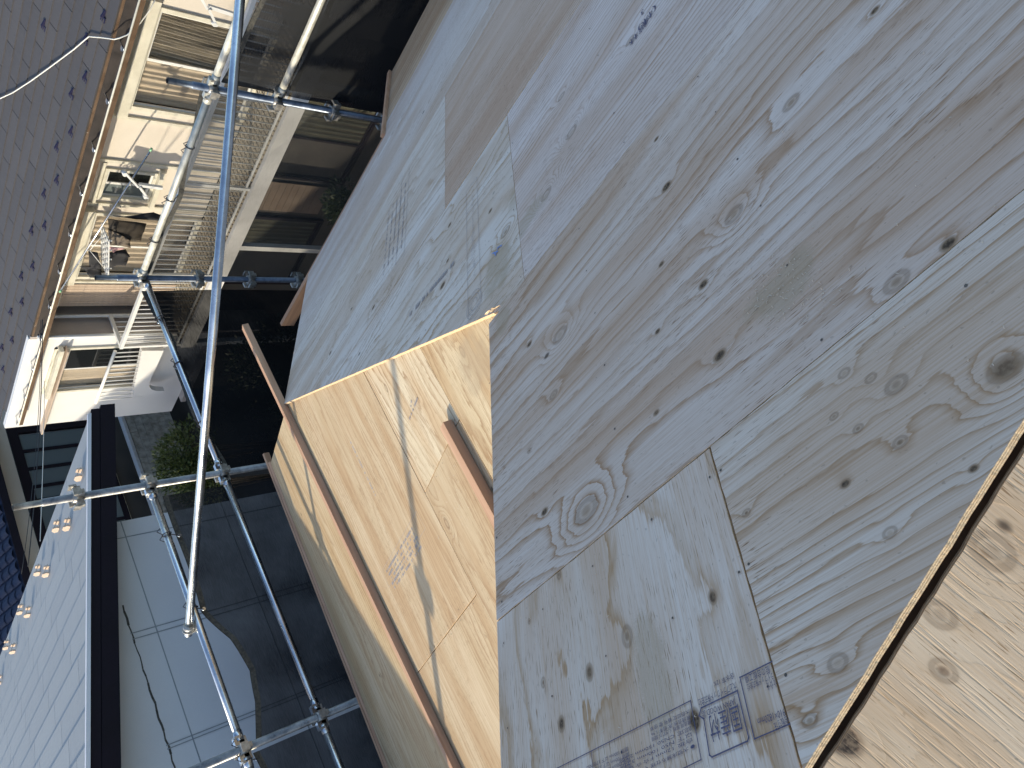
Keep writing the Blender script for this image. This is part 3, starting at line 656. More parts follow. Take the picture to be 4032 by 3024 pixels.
# ================================================================== SCAFFOLD
SX, SY = 4.55, 4.93
RP = .0243
def col_end(mb, c, d):      # open pipe mouth
    pass
def pole(x, y, ztop, zs, label, mat='zinc_old'):
    t = thing('scaffold_pole', label, 'scaffold pole', (x, y, GROUND), 'scaffold poles round the roof corner')
    MB().tube([(x, y, GROUND), (x, y, ztop - .16)], RP, 18).build('tube', M[mat], t)
    mb = MB(); mb.tube([(x, y, ztop - .16), (x, y, ztop - .155), (x, y, ztop)], [RP * .98, RP * .84, RP * .84], 18, caps=False); mb.build('spigot', M[mat], t)
    MB().tube([(x, y, ztop - .05), (x, y, ztop - .049)], RP * .7, 14).build('pipe_mouth', M['dark'], t)  # dark cap painted as the shade inside the hollow tube
    for z in zs:
        mb = MB(); mb.tube([(x, y, z - .028), (x, y, z + .028)], RP * 1.45, 8)
        for dx, dy in ((1, 0), (-1, 0), (0, 1), (0, -1)):
            mb.beam((x + dx * .026, y + dy * .026, z - .012), (x + dx * .070, y + dy * .070, z - .012), .030, .042)
            mb.beam((x + dx * .066, y + dy * .066, z + .012), (x + dx * .080, y + dy * .080, z + .012), .052, .046)
        mb.build('coupler', M['clamp'], t)
    return t
ZT, ZL = -2.035, -2.55
pole(SX, 3.075, hx((660, 310), SX).z, [-2.52, -2.99, -3.46, -3.93, -4.4], 'tall blue-grey scaffold pole nearest the top of the picture, beside the curtained window', 'zinc_dark')
pole(SX, SY, hx((375, 1093), SX).z, [-2.52, -2.99, -3.46, -3.93], 'corner scaffold pole where the pale pipe and the blue pipe meet', 'zinc_dark')
pole(2.673, SY, hy((50, 2000), SY).z, [hy((300, 1950), SY).z, ZT, ZL, -3.02], 'scaffold pole rising across the grey slate roof, its top near the left edge')
pole(.839, SY, -1.0, [ZT, ZL, -3.02], 'scaffold pole at the bottom edge of the picture by the black mesh')
pole(-1.07, SY, -.25, [-1.1, -1.57, ZT, ZL], 'scaffold pole out of frame casting the long shadow over the gold plywood')
pole(SX, 1.245, -1.2, [-2.05, -2.52, -2.99], 'scaffold pole beyond the top edge of the picture')
nb = [o for o in bpy.data.objects if o.name.startswith('scaffold_pole')][4]
MB().tube([(-1.07 + .035, SY - .03, -.45), (-1.07 + .04, SY - .035, -1.0), (-1.07 + .03, SY - .03, -2.1)], [.018, .026, .022], 12).build('shadow_widener', M['hem'], nb)  # added tube, out of frame, widens the pole's shadow on the gold sheets
def ledger(a, b, label, mat='zinc', r=RP):
    a, b = Vector(a), Vector(b); d = (b - a).normalized()
    t = thing('scaffold_ledger', label, 'scaffold pipe', tuple(a), 'horizontal scaffold pipes')
    MB().tube([a + d * .055, b - d * .055], r, 18).build('tube', M[mat], t)
    for p, s_ in ((a, 1), (b, -1)):
        mb = MB(); mb.tube([p + d * .050 * s_, p + d * .11 * s_], r * 1.12, 14); mb.beam(p + d * .03 * s_ + Vector((0, 0, .01)), p + d * .07 * s_ + Vector((0, 0, .01)), .03, .06)
        mb.build('end_socket', M[mat], t)
    return t
zA = -2.52
ledger((SX, SY, zA), (SX, 3.075, zA), 'sunlit cream scaffold pipe between the corner pole and the tall pole, net tied below it', 'sunlit_pipe')
zB = hx((1075, 360), SX).z
ledger((SX, 3.075, zA + .0), (SX, 1.245, zA), 'cream scaffold pipe running off the top edge past the curtained window', 'sunlit_pipe')
ledger((SX, 3.075, -3.0), (SX, 1.245, -3.0), 'lower cream scaffold pipe in front of the dark net at the top of the picture', 'sunlit_pipe')
ledger((SX, SY, ZL), (2.673, SY, ZL), 'blue-shining scaffold pipe from the corner pole down to the middle pole')
ledger((2.673, SY, ZL), (.839, SY, ZL), 'lower scaffold pipe crossing in front of the black mesh beside the gold roof')
ledger((2.673, SY, ZT), (.839, SY, ZT), 'upper scaffold pipe in front of the white wall, holding the sagging mesh')
ledger((.839, SY, ZL), (-.99, SY, ZL), 'lower scaffold pipe leaving the bottom edge of the picture')
ledger((.839, SY, ZT), (-.99, SY, ZT), 'upper scaffold pipe at the bottom left of the black mesh')
ledger((-.99, SY, ZT), (-2.8, SY, ZT), 'upper scaffold pipe out of frame beyond the bottom edge')
ledger((-.99, SY, ZL), (-2.8, SY, ZL), 'lower scaffold pipe out of frame beyond the bottom edge')
# long bracing pipe
q1 = hy((740, 2480), SY - .06); q1b = hz((757, 2430), ZT + .055); 
bA = hz((741, 2500), ZT + .055); bB = hz((945, 0), ZT + .10); bd = (bB - bA).normalized()
t = thing('bracing_pipe', 'long bright steel pipe running the height of the picture in front of the houses', 'scaffold pipe', tuple(bA))
MB().tube([bA, bB + bd * .6], RP, 24).build('tube', M['zinc'], t)
cl = bA + bd * .055
mb = MB(); mb.tube([cl - bd * .022, cl + bd * .022], RP * 1.35, 12); mb.tube([cl - bd * .026, cl - bd * .018], RP * 1.5, 12)
mb.tube([cl + Vector((0, 0, -.03)) + Vector((.0, .03, 0)), cl + Vector((0.0, .04, -.075))], .008, 8)
mb.beam(cl + Vector((-.02, .02, -.055)), cl + Vector((.05, .03, -.055)), .062, .05); mb.build('swivel_clamp', M['clamp'], t)
MB().tube([bA - bd * .001, bA + bd * .001], RP * .8, 14).build('pipe_mouth', M['dark'], t)  # dark disc standing for the shaded bore of the pipe

# nets
def net(name_label, topf, botf, n_u, n_v, mat, ties, sag=.03, bulge=.05, axis=Vector((0, 1, 0)), grp='scaffold nets'):
    t = thing('scaffold_net', name_label, 'scaffold net', tuple(topf(0)), grp)
    mb = MB(); rd = random.Random(hash(name_label) % 1000)
    ph = [rd.uniform(0, 6) for _ in range(5)]
    hem = []
    for i in range(n_u + 1):
        u = i / n_u; a = topf(u); b = botf(u)
        for j in range(n_v + 1):
            v = j / n_v
            p = a.lerp(b, v) + axis * (bulge * math.sin(v * math.pi) * math.sin(u * math.pi) + .018 * math.sin(u * 17 + ph[0] + v * 3) * (1 - v * .5) + .012 * math.sin(u * 7 + v * 11 + ph[1]))
            mb.v.append(p)
            if j == 0: hem.append(p)
    for i in range(n_u):
        for j in range(n_v):
            k = i * (n_v + 1) + j; mb.face([k, k + 1, k + n_v + 2, k + n_v + 1], sm=True)
    mb.build('mesh_cloth', M[mat], t)
    mb = MB()
    for i in range(n_u):
        p, q = hem[i], hem[i + 1]; dn = Vector((0, 0, -.035)); k = len(mb.v); mb.v += [p + axis * .004, q + axis * .004, q + dn + axis * .004, p + dn + axis * .004]; mb.face([k, k + 1, k + 2, k + 3])
        k = len(mb.v); mb.v += [p - axis * .004, q - axis * .004, q + dn - axis * .004, p + dn - axis * .004]; mb.face([k, k + 1, k + 2, k + 3])
    mb.build('hem', M['hem'], t)
    for u, zz_ in ties:
        p = topf(u) + Vector((0, 0, -.012)); top = Vector((SX, p.y, zz_)) if abs(axis.x) > .5 else Vector((p.x, SY, zz_))
        MB().tube([p + axis * -.006, p + axis * .006], .012, 10).build('grommet', M['zinc'], t)
        mb = MB(); n_ = 14; cpt = top
        side = Vector((axis.y, -axis.x, 0)); pts = []
        for k in range(n_ + 1):
            an = 2 * math.pi * k / n_; pts.append(cpt + axis * math.cos(an) * (RP + .005) + Vector((0, 0, 1)) * math.sin(an) * (RP + .005) + side * .01 * (k / n_))
        mb.tube(pts, .0035, 6); mb.tube([cpt + Vector((0, 0, -RP)), p], .0035, 6)
        e = cpt + Vector((0, 0, RP + .004)) - axis * .01
        for s_ in (-1, 1): mb.tube([e, e + side * .03 * s_ + Vector((0, 0, .03)), e + side * .05 * s_ + Vector((0, 0, .005))], .003, 5)
        mb.build('tie_cord', M['cord'], t)
    return t
def curve(pts):                    # piecewise curve through (u, point)
    def f(u):
        for (u0, p0), (u1, p1) in zip(pts, pts[1:]):
            if u <= u1 + 1e-9:
                t = (u - u0) / (u1 - u0); t = t * t * (3 - 2 * t) * .5 + t * .5; return p0.lerp(p1, t)
        return pts[-1][1]
    return f
YN = SY + .05; XN = SX + .05
def ny(q): return hy(q, YN)
def nx_(q): return hx(q, XN)
top = curve([(0, ny((640, 1955))), (.12, ny((700, 2110))), (.40, ny((795, 2400))), (.62, ny((900, 2520))), (.80, ny((985, 2640))), (.93, ny((1003, 2760))), (1, ny((1005, 2925)))])
bot = lambda u: Vector((2.66 - 1.80 * u, YN + .02, -6.2))
net('black mesh sheet sagging below the upper pipe in front of the white wall', top, bot, 60, 14, 'net', [(.12, ZT), (.40, ZT), (1, ZT)], axis=Vector((0, 1, 0)))
top = curve([(0, ny((1015, 2985))), (.5, ny((1190, 3130))), (1, Vector((-.95, YN, ZT - .05)))])
net('black mesh sheet in the bottom corner below the last scaffold pole', lambda u: Vector((.80 - 1.75 * u, YN, ZT - .06 - .10 * math.sin(u * math.pi))), lambda u: Vector((.80 - 1.75 * u, YN, -6.2)), 30, 10, 'net', [(.02, ZT)])
top = curve([(0, ny((560, 1140))), (.12, ny((620, 1270))), (.3, ny((675, 1360))), (.42, ny((690, 1450))), (.6, ny((740, 1600))), (.78, ny((790, 1680))), (1, ny((885, 1860)))])
net('black mesh sheet hanging from the blue pipe left of the corner pole', top, lambda u: Vector((4.5 - 1.8 * u, YN, -6.2)), 50, 12, 'netshaded', [(.12, ZL), (.42, ZL), (.78, ZL)])
top = curve([(0, nx_((565, 1085))), (.15, nx_((625, 930))), (.30, nx_((650, 890))), (.45, nx_((695, 770))), (.55, nx_((705, 740))), (.68, nx_((740, 560))), (.85, nx_((765, 450))), (1, nx_((800, 345)))])
net('thin net tied under the cream pipe, the balcony rail showing through', top, lambda u: Vector((XN, SY - .04 - 1.80 * u, -6.2)), 60, 14, 'netthin', [(.15, zA), (.45, zA), (.68, zA)], axis=Vector((1, 0, 0)), bulge=.02)
net('darker net at the top of the picture right of the tall pole', lambda u: Vector((XN, 3.04 - 2.3 * u, zA - .07 - .07 * math.sin(u * math.pi))), lambda u: Vector((XN, 3.04 - 2.3 * u, -6.2)), 40, 12, 'netmid', [(.35, zA)], axis=Vector((1, 0, 0)), bulge=.03)
net('second net layer low at the top of the picture behind the lower cream pipe', lambda u: Vector((XN + .03, 3.04 - 2.3 * u, -3.12)), lambda u: Vector((XN + .03, 3.04 - 2.3 * u, -6.2)), 30, 12, 'netmid', [], axis=Vector((1, 0, 0)), bulge=.03)

# ================================================================== NEIGHBOUR 1: cream house with balcony
XB, XW, ZF = 9.5, 10.42, -6.44
n1 = thing('cream_house', 'cream two-storey house with long white balcony railing and brown gutter', 'house', (XW, 9, GROUND))
Y0, Y1 = 1.5, 12.0
def plate(name, mat, x, ya, yb, za, zb, th=.03, parent=n1, **k):
    return MB().box((x, ya, za), (x - th, yb, zb)).build(name, M[mat], parent, **k)
# main wall, built round the window openings (panels butted)
OP = [(5.92, 7.62, ZF, -4.66), (8.78, 9.42, -5.42, -4.62), (9.72, 11.30, ZF, -4.62)]
def wall_with_openings(x, y0, y1, z0, z1, ops, mat, parent, th=.12):
    mb = MB(); ys = y0
    for (a, b, c, d) in sorted(ops):
        if a > ys: mb.box((x, ys, z0), (x + th, a, z1))
        if d < z1: mb.box((x, a, d), (x + th, b, z1))
        if c > z0: mb.box((x, a, z0), (x + th, b, c))
        ys = b
    mb.box((x, ys, z0), (x + th, y1, z1)); return mb.build('wall', M[mat], parent)
wall_with_openings(XW, Y0, Y1, ZF + .001, -4.0, OP, 'cream', n1)
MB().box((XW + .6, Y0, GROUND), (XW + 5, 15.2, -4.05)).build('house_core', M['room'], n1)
def window(x, ya, yb, za, zb, panes, mats, parent, fr=.045, framemat='creamtrim', depth=.07, frosted=None, mull='white'):
    mb = MB(); X0, X1 = x - .035, x + depth
    mb.box((X0, ya, za), (X1, yb, za + fr)).box((X0, ya, zb - fr), (X1, yb, zb)).box((X0 + .001, ya, za + fr), (X1, ya + fr, zb - fr)).box((X0 + .001, yb - fr, za + fr), (X1, yb, zb - fr))
    f = mb.build('window_frame', M[framemat], parent)
    n_ = panes; wdt = (yb - ya - 2 * fr) / n_
    for k in range(n_):
        a = ya + fr + wdt * k; xx = x + .012 + .022 * (k % 2)
        MB().box((xx, a + .02, za + fr + .02), (xx + .005, a + wdt - .02, zb - fr - .02)).build('pane', M[mats[k % len(mats)]], f)
        s_ = MB()
        s_.box((xx - .01, a, za + fr), (xx + .015, a + .03, zb - fr)).box((xx - .01, a + wdt - .03, za + fr), (xx + .015, a + wdt, zb - fr)).box((xx - .009, a + .03, za + fr), (xx + .014, a + wdt - .03, za + fr + .03)).box((xx - .009, a + .03, zb - fr - .03), (xx + .014, a + wdt - .03, zb - fr))
        s_.build('sash', M[mull], f)
    return f
def curtain(x, ya, yb, za, zb, mat, parent, folds=14, amp=.03, slant=0.):
    mb = MB(); n_ = folds * 6; 
    for i in range(n_ + 1):
        y = ya + (yb - ya) * i / n_; dx = amp * math.sin(i / 6 * 2 * math.pi + math.sin(i * .35) * .8)
        mb.v += [Vector((x + dx * .5, y, zb)), Vector((x + dx, y + slant, (za + zb) / 2)), Vector((x + dx * 1.3, y + slant * 1.6, za))]
    for i in range(n_):
        k = i * 3
        for j in (0, 1): mb.face([k + j, k + j + 1, k + j + 4, k + j + 3], sm=True)
    return mb.build('curtain', M[mat], parent)
w1 = window(XW, 5.92, 7.62, ZF, -4.66, 2, ['glass', 'glass'], n1, .06)
curtain(XW + .10, 5.98, 6.78, ZF + .05, -4.7, 'lace', w1, 16, .035, .05); curtain(XW + .11, 6.80, 7.55, ZF + .05, -4.7, 'curtain', w1, 8, .02)
w2 = window(XW, 8.78, 9.42, -5.42, -4.62, 2, ['glass', 'glassgrey'], n1, .05)
MB().box((XW + .14, 8.78, -5.42), (XW + .16, 9.42, -4.6)).build('blind', M['blind'], w2)
w3 = window(XW, 9.72, 11.30, ZF, -4.62, 2, ['glass', 'glass'], n1, .06)
curtain(XW + .12, 9.78, 11.25, ZF + .05, -4.66, 'curtain', w3, 12, .02)
# trims: head boxes, pilaster strips, base lines
plate('shutter_box', 'creamtrim', XW, 5.80, 7.72, -4.655, -4.50, .13); plate('shutter_box', 'creamtrim', XW, 9.62, 11.36, -4.615, -4.46, .13)
for ya in (7.76, 8.60, 9.50, 11.36): plate('trim_strip', 'creamtrim', XW, ya, ya + .055, ZF + .01, -4.12, .035)
plate('trim_strip', 'creamtrim', XW, 8.66, 9.49, -4.60, -4.545, .05); plate('window_sill', 'creamtrim', XW, 8.70, 9.49, -5.50, -5.43, .10)
plate('upper_window', 'lace', XW, 5.85, 7.6, -4.44, -4.18, .02)
# tan siding pieces: boards each a part
def siding(x, ya, yb, za, zb, n_, parent, mat='tan'):
    w_ = (yb - ya) / n_; proto = MB().box((0, 0, 0), (-.022, w_ - .006, zb - za)).mesh('siding_board', M[mat])
    for k in range(n_):
        o = link_mesh('siding_board', proto, parent); o.location = Vector((x, ya + w_ * k, za)) - W[parent]
siding(XW - .03, 11.42, 12.0, ZF, -4.50, 9, n1)
plate('trim_strip', 'creamtrim', XW - .03, 11.36, 12.0, -4.49, -4.40, .05)
def siding_h(x, ya, yb, za, zb, n_, parent, mat='tan'):
    h_ = (zb - za) / n_; proto = MB().box((0, 0, 0), (-.02, yb - ya, h_ - .008)).mesh('siding_board', M[mat])
    for k in range(n_):
        o = link_mesh('siding_board', proto, parent); o.location = Vector((x, ya, za + h_ * k)) - W[parent]
siding(XW - .003, 4.0, 5.55, ZF, -4.5, 10, n1)
# clutter of wires at the wall head
mb = MB(); rd = random.Random(3)
for k in range(9):
    y = 8.2 + rd.uniform(-.5, .9); z = -4.36 + rd.uniform(-.05, .05); pts = [Vector((XW - .05 - .05 * math.sin(i), y + .045 * math.cos(i * 1.3) * (1 + k % 3) * .6 + i * .012, z + .05 * math.sin(i * 1.3))) for i in range(12)]
    mb.tube(pts, .006, 5, caps=False)
mb.tube([(XW - .04, y, -4.30 + .02 * math.sin(y * 6)) for y in [7.8 + .15 * i for i in range(16)]], .008, 5)
mb.build('loose_wiring', M['darkwire'], n1)
# balcony: floor, deck tiles, beam, railing
MB().box((XB + .02, Y0, ZF - .22), (XW, 12.15, ZF - .03)).build('balcony_slab', M['deckbase'], n1)
MB().box((XB - .06, Y0, ZF - .27), (XB + .018, 12.17, ZF - .01)).build('balcony_beam', M['whitewall'], n1)
mb = MB(); ny_ = int((12.1 - Y0) / .095)
for i in range(ny_):
    for j in range(6):
        x = XB + .05 + j * .145; y = Y0 + i * .095
        mb.box((x, y, ZF - .029), (x + .118, y + .070, ZF - .004))
mb.build('deck_tiles', M['deck'], n1, kind='stuff')
ZR = -5.365
rail = thing('balcony_railing', 'long white balcony railing with thin vertical bars on the cream house', 'railing', (XB, 12.15, ZF))
MB().box((XB - .035, Y0, ZR - .03), (XB + .035, 12.16, ZR + .03)).build('top_rail', M['white'], rail)
MB().box((XB - .015, Y0, ZF + .05), (XB + .015, 12.15, ZF + .08)).build('bottom_rail', M['white'], rail)
bal = MB().tube([(0, 0, .08), (0, 0, ZR - ZF - .03)], .011, 6).mesh('baluster', M['white'])
y = Y0 + .05; k = 0
while y < 12.1:
    o = link_mesh('baluster', bal, rail); o.location = (0, y - 12.15, 0); y += .115
for y in (4.0, 6.2, 8.15, 10.2, 12.13): MB().box((XB - .025, y - .025, ZF), (XB + .025, y + .025, ZR - .03)).build('post', M['white'], rail)
ret = hz((433, 1240), ZR)
MB().box((XB + .04, 12.09, ZR - .03), (ret.x, 12.15, ZR + .03)).build('return_rail', M['white'], rail)
for k in range(6):
    x = XB + .12 + k * .115; o = link_mesh('baluster', bal, rail); o.location = (x - XB, -.03, 0)
# recess, wing
YC = hx((281, 1322), 9.9).y; XC = 9.9
rx = hy((281, 1245), YC).x
plate('recess_wall', 'taupe', max(rx, XW + .3), 12.0, YC + .3, ZF, -4.0, -.05)
MB().box((XC + .001, YC, -8.6), (XW + 1.6, YC + .06, -4.0)).build('wing_side_wall', M['taupe'], n1)
MB().tube([(ret.x, 12.13, -4.25), (ret.x, 12.13, ZF)], .032, 10).build('downpipe', M['white'], n1)
MB().tube([(XC - .03, YC - .02, -4.1), (XC - .03, YC - .02, -6.4)], .035, 10).build('downpipe', M['white'], n1)
YE = hx((45, 1684), XC).y
wY0 = hx((200, 1370), XC).y; wY1 = hx((190, 1545), XC).y; zt = hx((300, 1500), XC).z
wt_ = hx((240, 1345), XC).z; wb_ = -6.25
OPW = [(wY0, wY1, wb_, wt_), ]
wall_with_openings(XC, YC + .061, YE, -7.2, -3.98, OPW, 'whitewall', n1)
zm = hx((205, 1480), XC).z
w4 = window(XC, wY0, wY1, wb_, zm - .10, 2, ['glassdark', 'glass'], n1, .05, 'creamtrim', mull='white')
curtain(XC + .10, (wY0 + wY1) / 2, wY1 - .05, wb_ + .05, zm - .15, 'curtain', w4, 3, .006)
w5 = window(XC, wY0, wY1, zm + .06, wt_, 2, ['glassgrey', 'glassdark'], n1, .04, 'creamtrim')
MB().box((XC - .16, wY0 - .05, zm - .09), (XC - .001, YE + .12, zm - .06)).build('canopy_ledge', M['tan'], n1)
MB().box((XC - .14, wY0 - .05, zm - .02), (XC - .001, wY1 + .03, zm + .05)).build('shutter_box', M['creamtrim'], n1)
rail2 = thing('window_railing', 'short white railing across the tall window on the projecting wing', 'railing', (XC - .26, wY0, -6.35))
MB().tube([(XC - .26, wY0 - .15, ZR), (XC - .26, wY1 + .12, ZR)], .032, 10).build('top_rail', M['white'], rail2)
MB().tube([(XC - .26, wY0 - .15, -6.25), (XC - .26, wY1 + .05, -6.25)], .014, 8).build('bottom_rail', M['white'], rail2)
b2 = MB().tube([(0, 0, .1), (0, 0, ZR + 6.35)], .011, 6).mesh('baluster', M['white'])
yy = wY0 - .1
while yy < wY1 + .05:
    o = link_mesh('baluster', b2, rail2); o.location = (0, yy - wY0, 0); yy += .125
mb = MB(); rd = random.Random(8)
for k in range(10): c = Vector((XC - .14 + rd.uniform(-.05, .05), wY0 - .05 + rd.random() * .5, -6.25 + rd.random() * .25)); mb.tube([c, c + Vector((.02, .07, .03))], .035, 7)
mb.build('wrapped_pots', M['white'], n1)
# porch panel with arched opening
pl = [hx(q, 9.62) for q in [(560, 1381), (645, 1381), (622, 1432), (600, 1478), (589, 1505), (588, 1522), (596, 1533), (615, 1539), (648, 1541), (640, 1552), (521, 1566)]]
MB().prism(pl, Vector((.12, 0, 0))).build('porch_panel', M['whitewall'], n1)
MB().box((9.74, min(p.y for p in pl), -7.3), (XC, max(p.y for p in pl) + .5, -7.2)).build('porch_ledge', M['taupe'], n1)
# ground floor under the balcony
MB().box((XW + .02, Y0, GROUND), (XW + .12, 15, ZF - .23)).build('ground_floor_wall', M['houseside'], n1)  # shade below the balcony painted into the wall colour
def c6(x, y): return (850 + x / 3.687, 400 + y / 3.687)
s0 = hx(c6(860, 1160), XW); s1 = hx(c6(640, 1560), XW)
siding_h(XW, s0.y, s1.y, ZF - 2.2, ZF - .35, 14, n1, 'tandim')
g0 = hx(c6(1010, 640), XW)
gf = window(XW - .01, s0.y - 1.9, s0.y - .12, ZF - 2.4, ZF - .30, 2, ['glass', 'glassdark'], n1, .06, 'fascia', mull='fascia'); curtain(XW + .012, s0.y - 1.85, s0.y - 1.0, ZF - 2.3, ZF - .35, 'blind', gf, 8, .008)  # dark curtain colour paints in the shade under the balcony
gf = window(XW - .01, s1.y + .15, s1.y + 2.0, ZF - 2.4, ZF - .30, 2, ['glass', 'glassdark'], n1, .06, 'fascia', mull='fascia'); curtain(XW + .012, s1.y + .2, s1.y + 1.05, ZF - 2.3, ZF - .35, 'blind', gf, 8, .008)  # curtain darkened the same way, balcony shade in its colour
for y in (3.0, 6.0, s1.y + .06, 12.1): MB().box((XB - .05, y - .05, GROUND), (XB + .05, y + .05, ZF - .275)).build('balcony_column', M['white'], n1)
# roof
AR = R(16.5); XG = 9.85; ZG = -4.05
g0 = hx((553, 0), XG); g1 = hx((22, 1641), XG); g2 = hx((260, 900), XG); ZG = g2.z - .02
YR0, YR1 = 1.0, 14.7
dirR = Vector((math.cos(AR), 0, math.sin(AR))); nR = Vector((-math.sin(AR), 0, math.cos(AR)))
r1 = Vector((XG + .08, 0, ZG + .07))
MB().hexa([r1 + Vector((0, YR0, 0)) - nR * .06, r1 + dirR * 7 + Vector((0, YR0, 0)) - nR * .06, r1 + dirR * 7 + Vector((0, YR1, 0)) - nR * .06, r1 + Vector((0, YR1, 0)) - nR * .06,
           r1 + Vector((0, YR0, 0)), r1 + dirR * 7 + Vector((0, YR0, 0)), r1 + dirR * 7 + Vector((0, YR1, 0)), r1 + Vector((0, YR1, 0))]).build('roof', M['slate_brown'], n1)
roof1 = [o for o in bpy.data.objects if o.name == 'roof'][0]
EXPO = .20; TW = .91
sm = MB().hexa([Vector(p) for p in [(0, .004, 0), (EXPO + .03, .004, 0), (EXPO + .03, TW - .004, 0), (0, TW - .004, 0), (0, .005, .017), (EXPO + .03, .005, .003), (EXPO + .03, TW - .005, .003), (0, TW - .005, .017)]]).mesh('roof_slate', M['slate_brown'])
rotR = Matrix.Rotation(-AR, 4, 'Y')
cnt = 0
for i in range(19):
    for j in range(16):
        y = YR0 + (j - (.5 if i % 2 else 0)) * TW
        if y + TW > YR1 + .5 or y < YR0 - .6: continue
        if i > 9 + (16 - j) * 1.2: continue
        o = link_mesh('roof_slate', sm, roof1); p = r1 + dirR * (EXPO * i) + nR * (.003) - W[n1] + Vector((0, y, 0))
        o.matrix_local = Matrix.Translation(p) @ rotR; cnt += 1
# gutter
mb = MB(); prof = [(-.13, -.045), (-.13, -.08), (-.09, -.11), (.02, -.11), (.055, -.085), (.055, .035)]
for y in (YR0, YR1):
    for a, b in prof: mb.v.append(Vector((XG + a, y, ZG + b)))
for k in range(5): mb.face([k, k + 1, k + 7, k + 6])
gut = mb.build('gutter', [M['gutterin']], n1)
MB().box((XG - .137, YR0, ZG - .115), (XG - .132, YR1, ZG - .052)).build('gutter_front', M['gutterbrown'], n1)
MB().tube([(XG - .135, YR0, ZG - .040), (XG - .135, YR1, ZG - .040)], .014, 8).build('gutter_lip', M['creamtrim'], n1)
MB().box((XG + .057, YR0, ZG + .036), (XG + .072, YR1, ZG + .070)).build('drip_edge', M['gutterbrown'], n1)
MB().box((XG + .074, YR0, ZG - .12), (XG + .09, YR1, ZG + .03)).build('fascia_board', M['tan'], n1)
hk = MB().box((-.14, -.012, -.030), (.055, .012, -.020)).box((-.13, -.03, -.019), (-.07, .03, .0)).mesh('gutter_hook', M['zinc'])
y = YR0 + .2
while y < YR1:
    o = link_mesh('gutter_hook', hk, gut); o.location = Vector((XG, y, ZG)) - W[gut]; y += .84
MB().box((XG + .09, YR0, ZG - .10), (XW, YC, ZG - .08)).build('soffit', M['whitewall'], n1)
MB().box((XG + .09, YC, ZG - .10), (XW + .5, YR1, ZG - .081)).build('soffit', M['whitewall'], n1)
# snow guards
gm = MB(); gm.prism([Vector((-.012, .03, .0)), Vector((-.012, .03, .062)), Vector((-.012, -.085, .022)), Vector((-.012, -.085, .0))], Vector((.024, 0, 0)))
gm.box((-.05, .05, .006), (-.035, .11, .018)).box((.0, .05, .006), (.012, .11, .018)).box((.04, .05, .006), (.052, .11, .018)).box((-.05, .03, .004), (.052, .052, .016))
gme = gm.mesh('snow_guard', M['guardblue'])
for q in [(415, 60), (345, 150), (343, 300), (289, 365), (287, 515), (231, 575), (231, 705), (180, 760), (182, 885), (130, 905), (135, 1045), (90, 1085), (92, 1185), (48, 1225), (53, 1335), (13, 1365), (18, 1450), (180, 95)]:
    p = cut(q, r1, nR); o = link_mesh('snow_guard', gme, roof1); o.matrix_local = Matrix.Translation(p + nR * .010 - W[n1]) @ rotR @ Matrix.Scale(.85, 4)
# white cable on the roof
cb = thing('roof_cable', 'thin white cable wandering over the brown-grey roof and down past the gutter', 'cable', tuple(cut((0, 388), r1, nR)))
mb = MB(); pts = [cut(q, r1 + nR * .05, nR) for q in [(-200, 470), (0, 388), (50, 365), (120, 320), (200, 262), (290, 195), (340, 152), (350, 144), (400, 148), (450, 155)]] + [hx(q, XG - .09) for q in [(470, 150), (500, 138), (545, 100), (590, 40), (620, -20)]]
mb.tube(pts, .008, 8); mb.build('cable', M['whitecable'], cb)

# ---------------- clothes poles, rack, laundry
def A(x, y): return (100 + x / 2.765, 400 + y / 2.765)
def Bq(x, y): return (100 + x / 2.765, 950 + y / 2.765)
XP = XB + .15
cp = thing('clothes_pole', 'steel laundry pole with green end caps slanting in front of the windows', 'laundry pole', tuple(hx(A(1362, 520), XP)))
p0, p1 = hx(A(1362, 530), XP), hx(Bq(385, 535), XP + .1)
p1 = Vector((XP, hx(Bq(385, 535), XP).y, hx(Bq(385, 535), XP).z))
MB().tube([p0, p1], .014, 10).build('pole', M['steel'], cp)
for p, s_ in ((p0, 1), (p1, -1)): d_ = (p1 - p0).normalized(); MB().tube([p - d_ * .04 * s_, p + d_ * .012 * s_], .017, 10).build('end_cap', M['green'], cp)
def bracket(c, label, k=1.):
    t = thing('pole_bracket', label, 'laundry bracket', tuple(c), 'white folding laundry brackets')
    mb = MB()
    mb.beam(c, c + Vector((0, .02, -.34)) * k, .045, .05, Vector((1, 0, 0))); mb.build('post', M['white'], t)
    mb = MB(); mb.beam(c + Vector((-.02, -.20, .24)), c + Vector((-.02, .02, .02)), .03, .05, Vector((1, 0, 0))); mb.beam(c + Vector((-.02, .02, .0)), c + Vector((-.02, .22, -.17)), .03, .05, Vector((1, 0, 0)))
    mb.build('arm', M['white'], t)
    MB().tube([c + Vector((-.05, -.2, .26)), c + Vector((.03, -.2, .26))], .035, 10).build('pole_ring', M['white'], t); MB().tube([c + Vector((-.05, .2, -.13)), c + Vector((.03, .2, -.13))], .03, 10).build('pole_ring', M['white'], t)
bracket(hx(A(1240, 905), XB - .02), 'white laundry bracket holding the steel pole in front of the small window')
bracket(hx((905 / 1.843 + 330, 25), XB - .02), 'white laundry bracket at the top edge of the picture against tan siding')
rack = thing('pinch_hanger', 'white plastic pinch hanger hung from the laundry pole', 'laundry hanger', tuple(hx(Bq(770, 90), XP)))
rc = [hx(q, XP) for q in (A(850, 1440), Bq(850, 305), A(900, 1420), Bq(880, 290))]
ra, rb = hx(A(870, 1420), XP), hx(Bq(865, 300), XP)
mb = MB()
for dx in (-.2, -.1, 0, .1, .2): mb.beam(ra + Vector((dx, 0, 0)), rb + Vector((dx, 0, 0)), .012, .018)
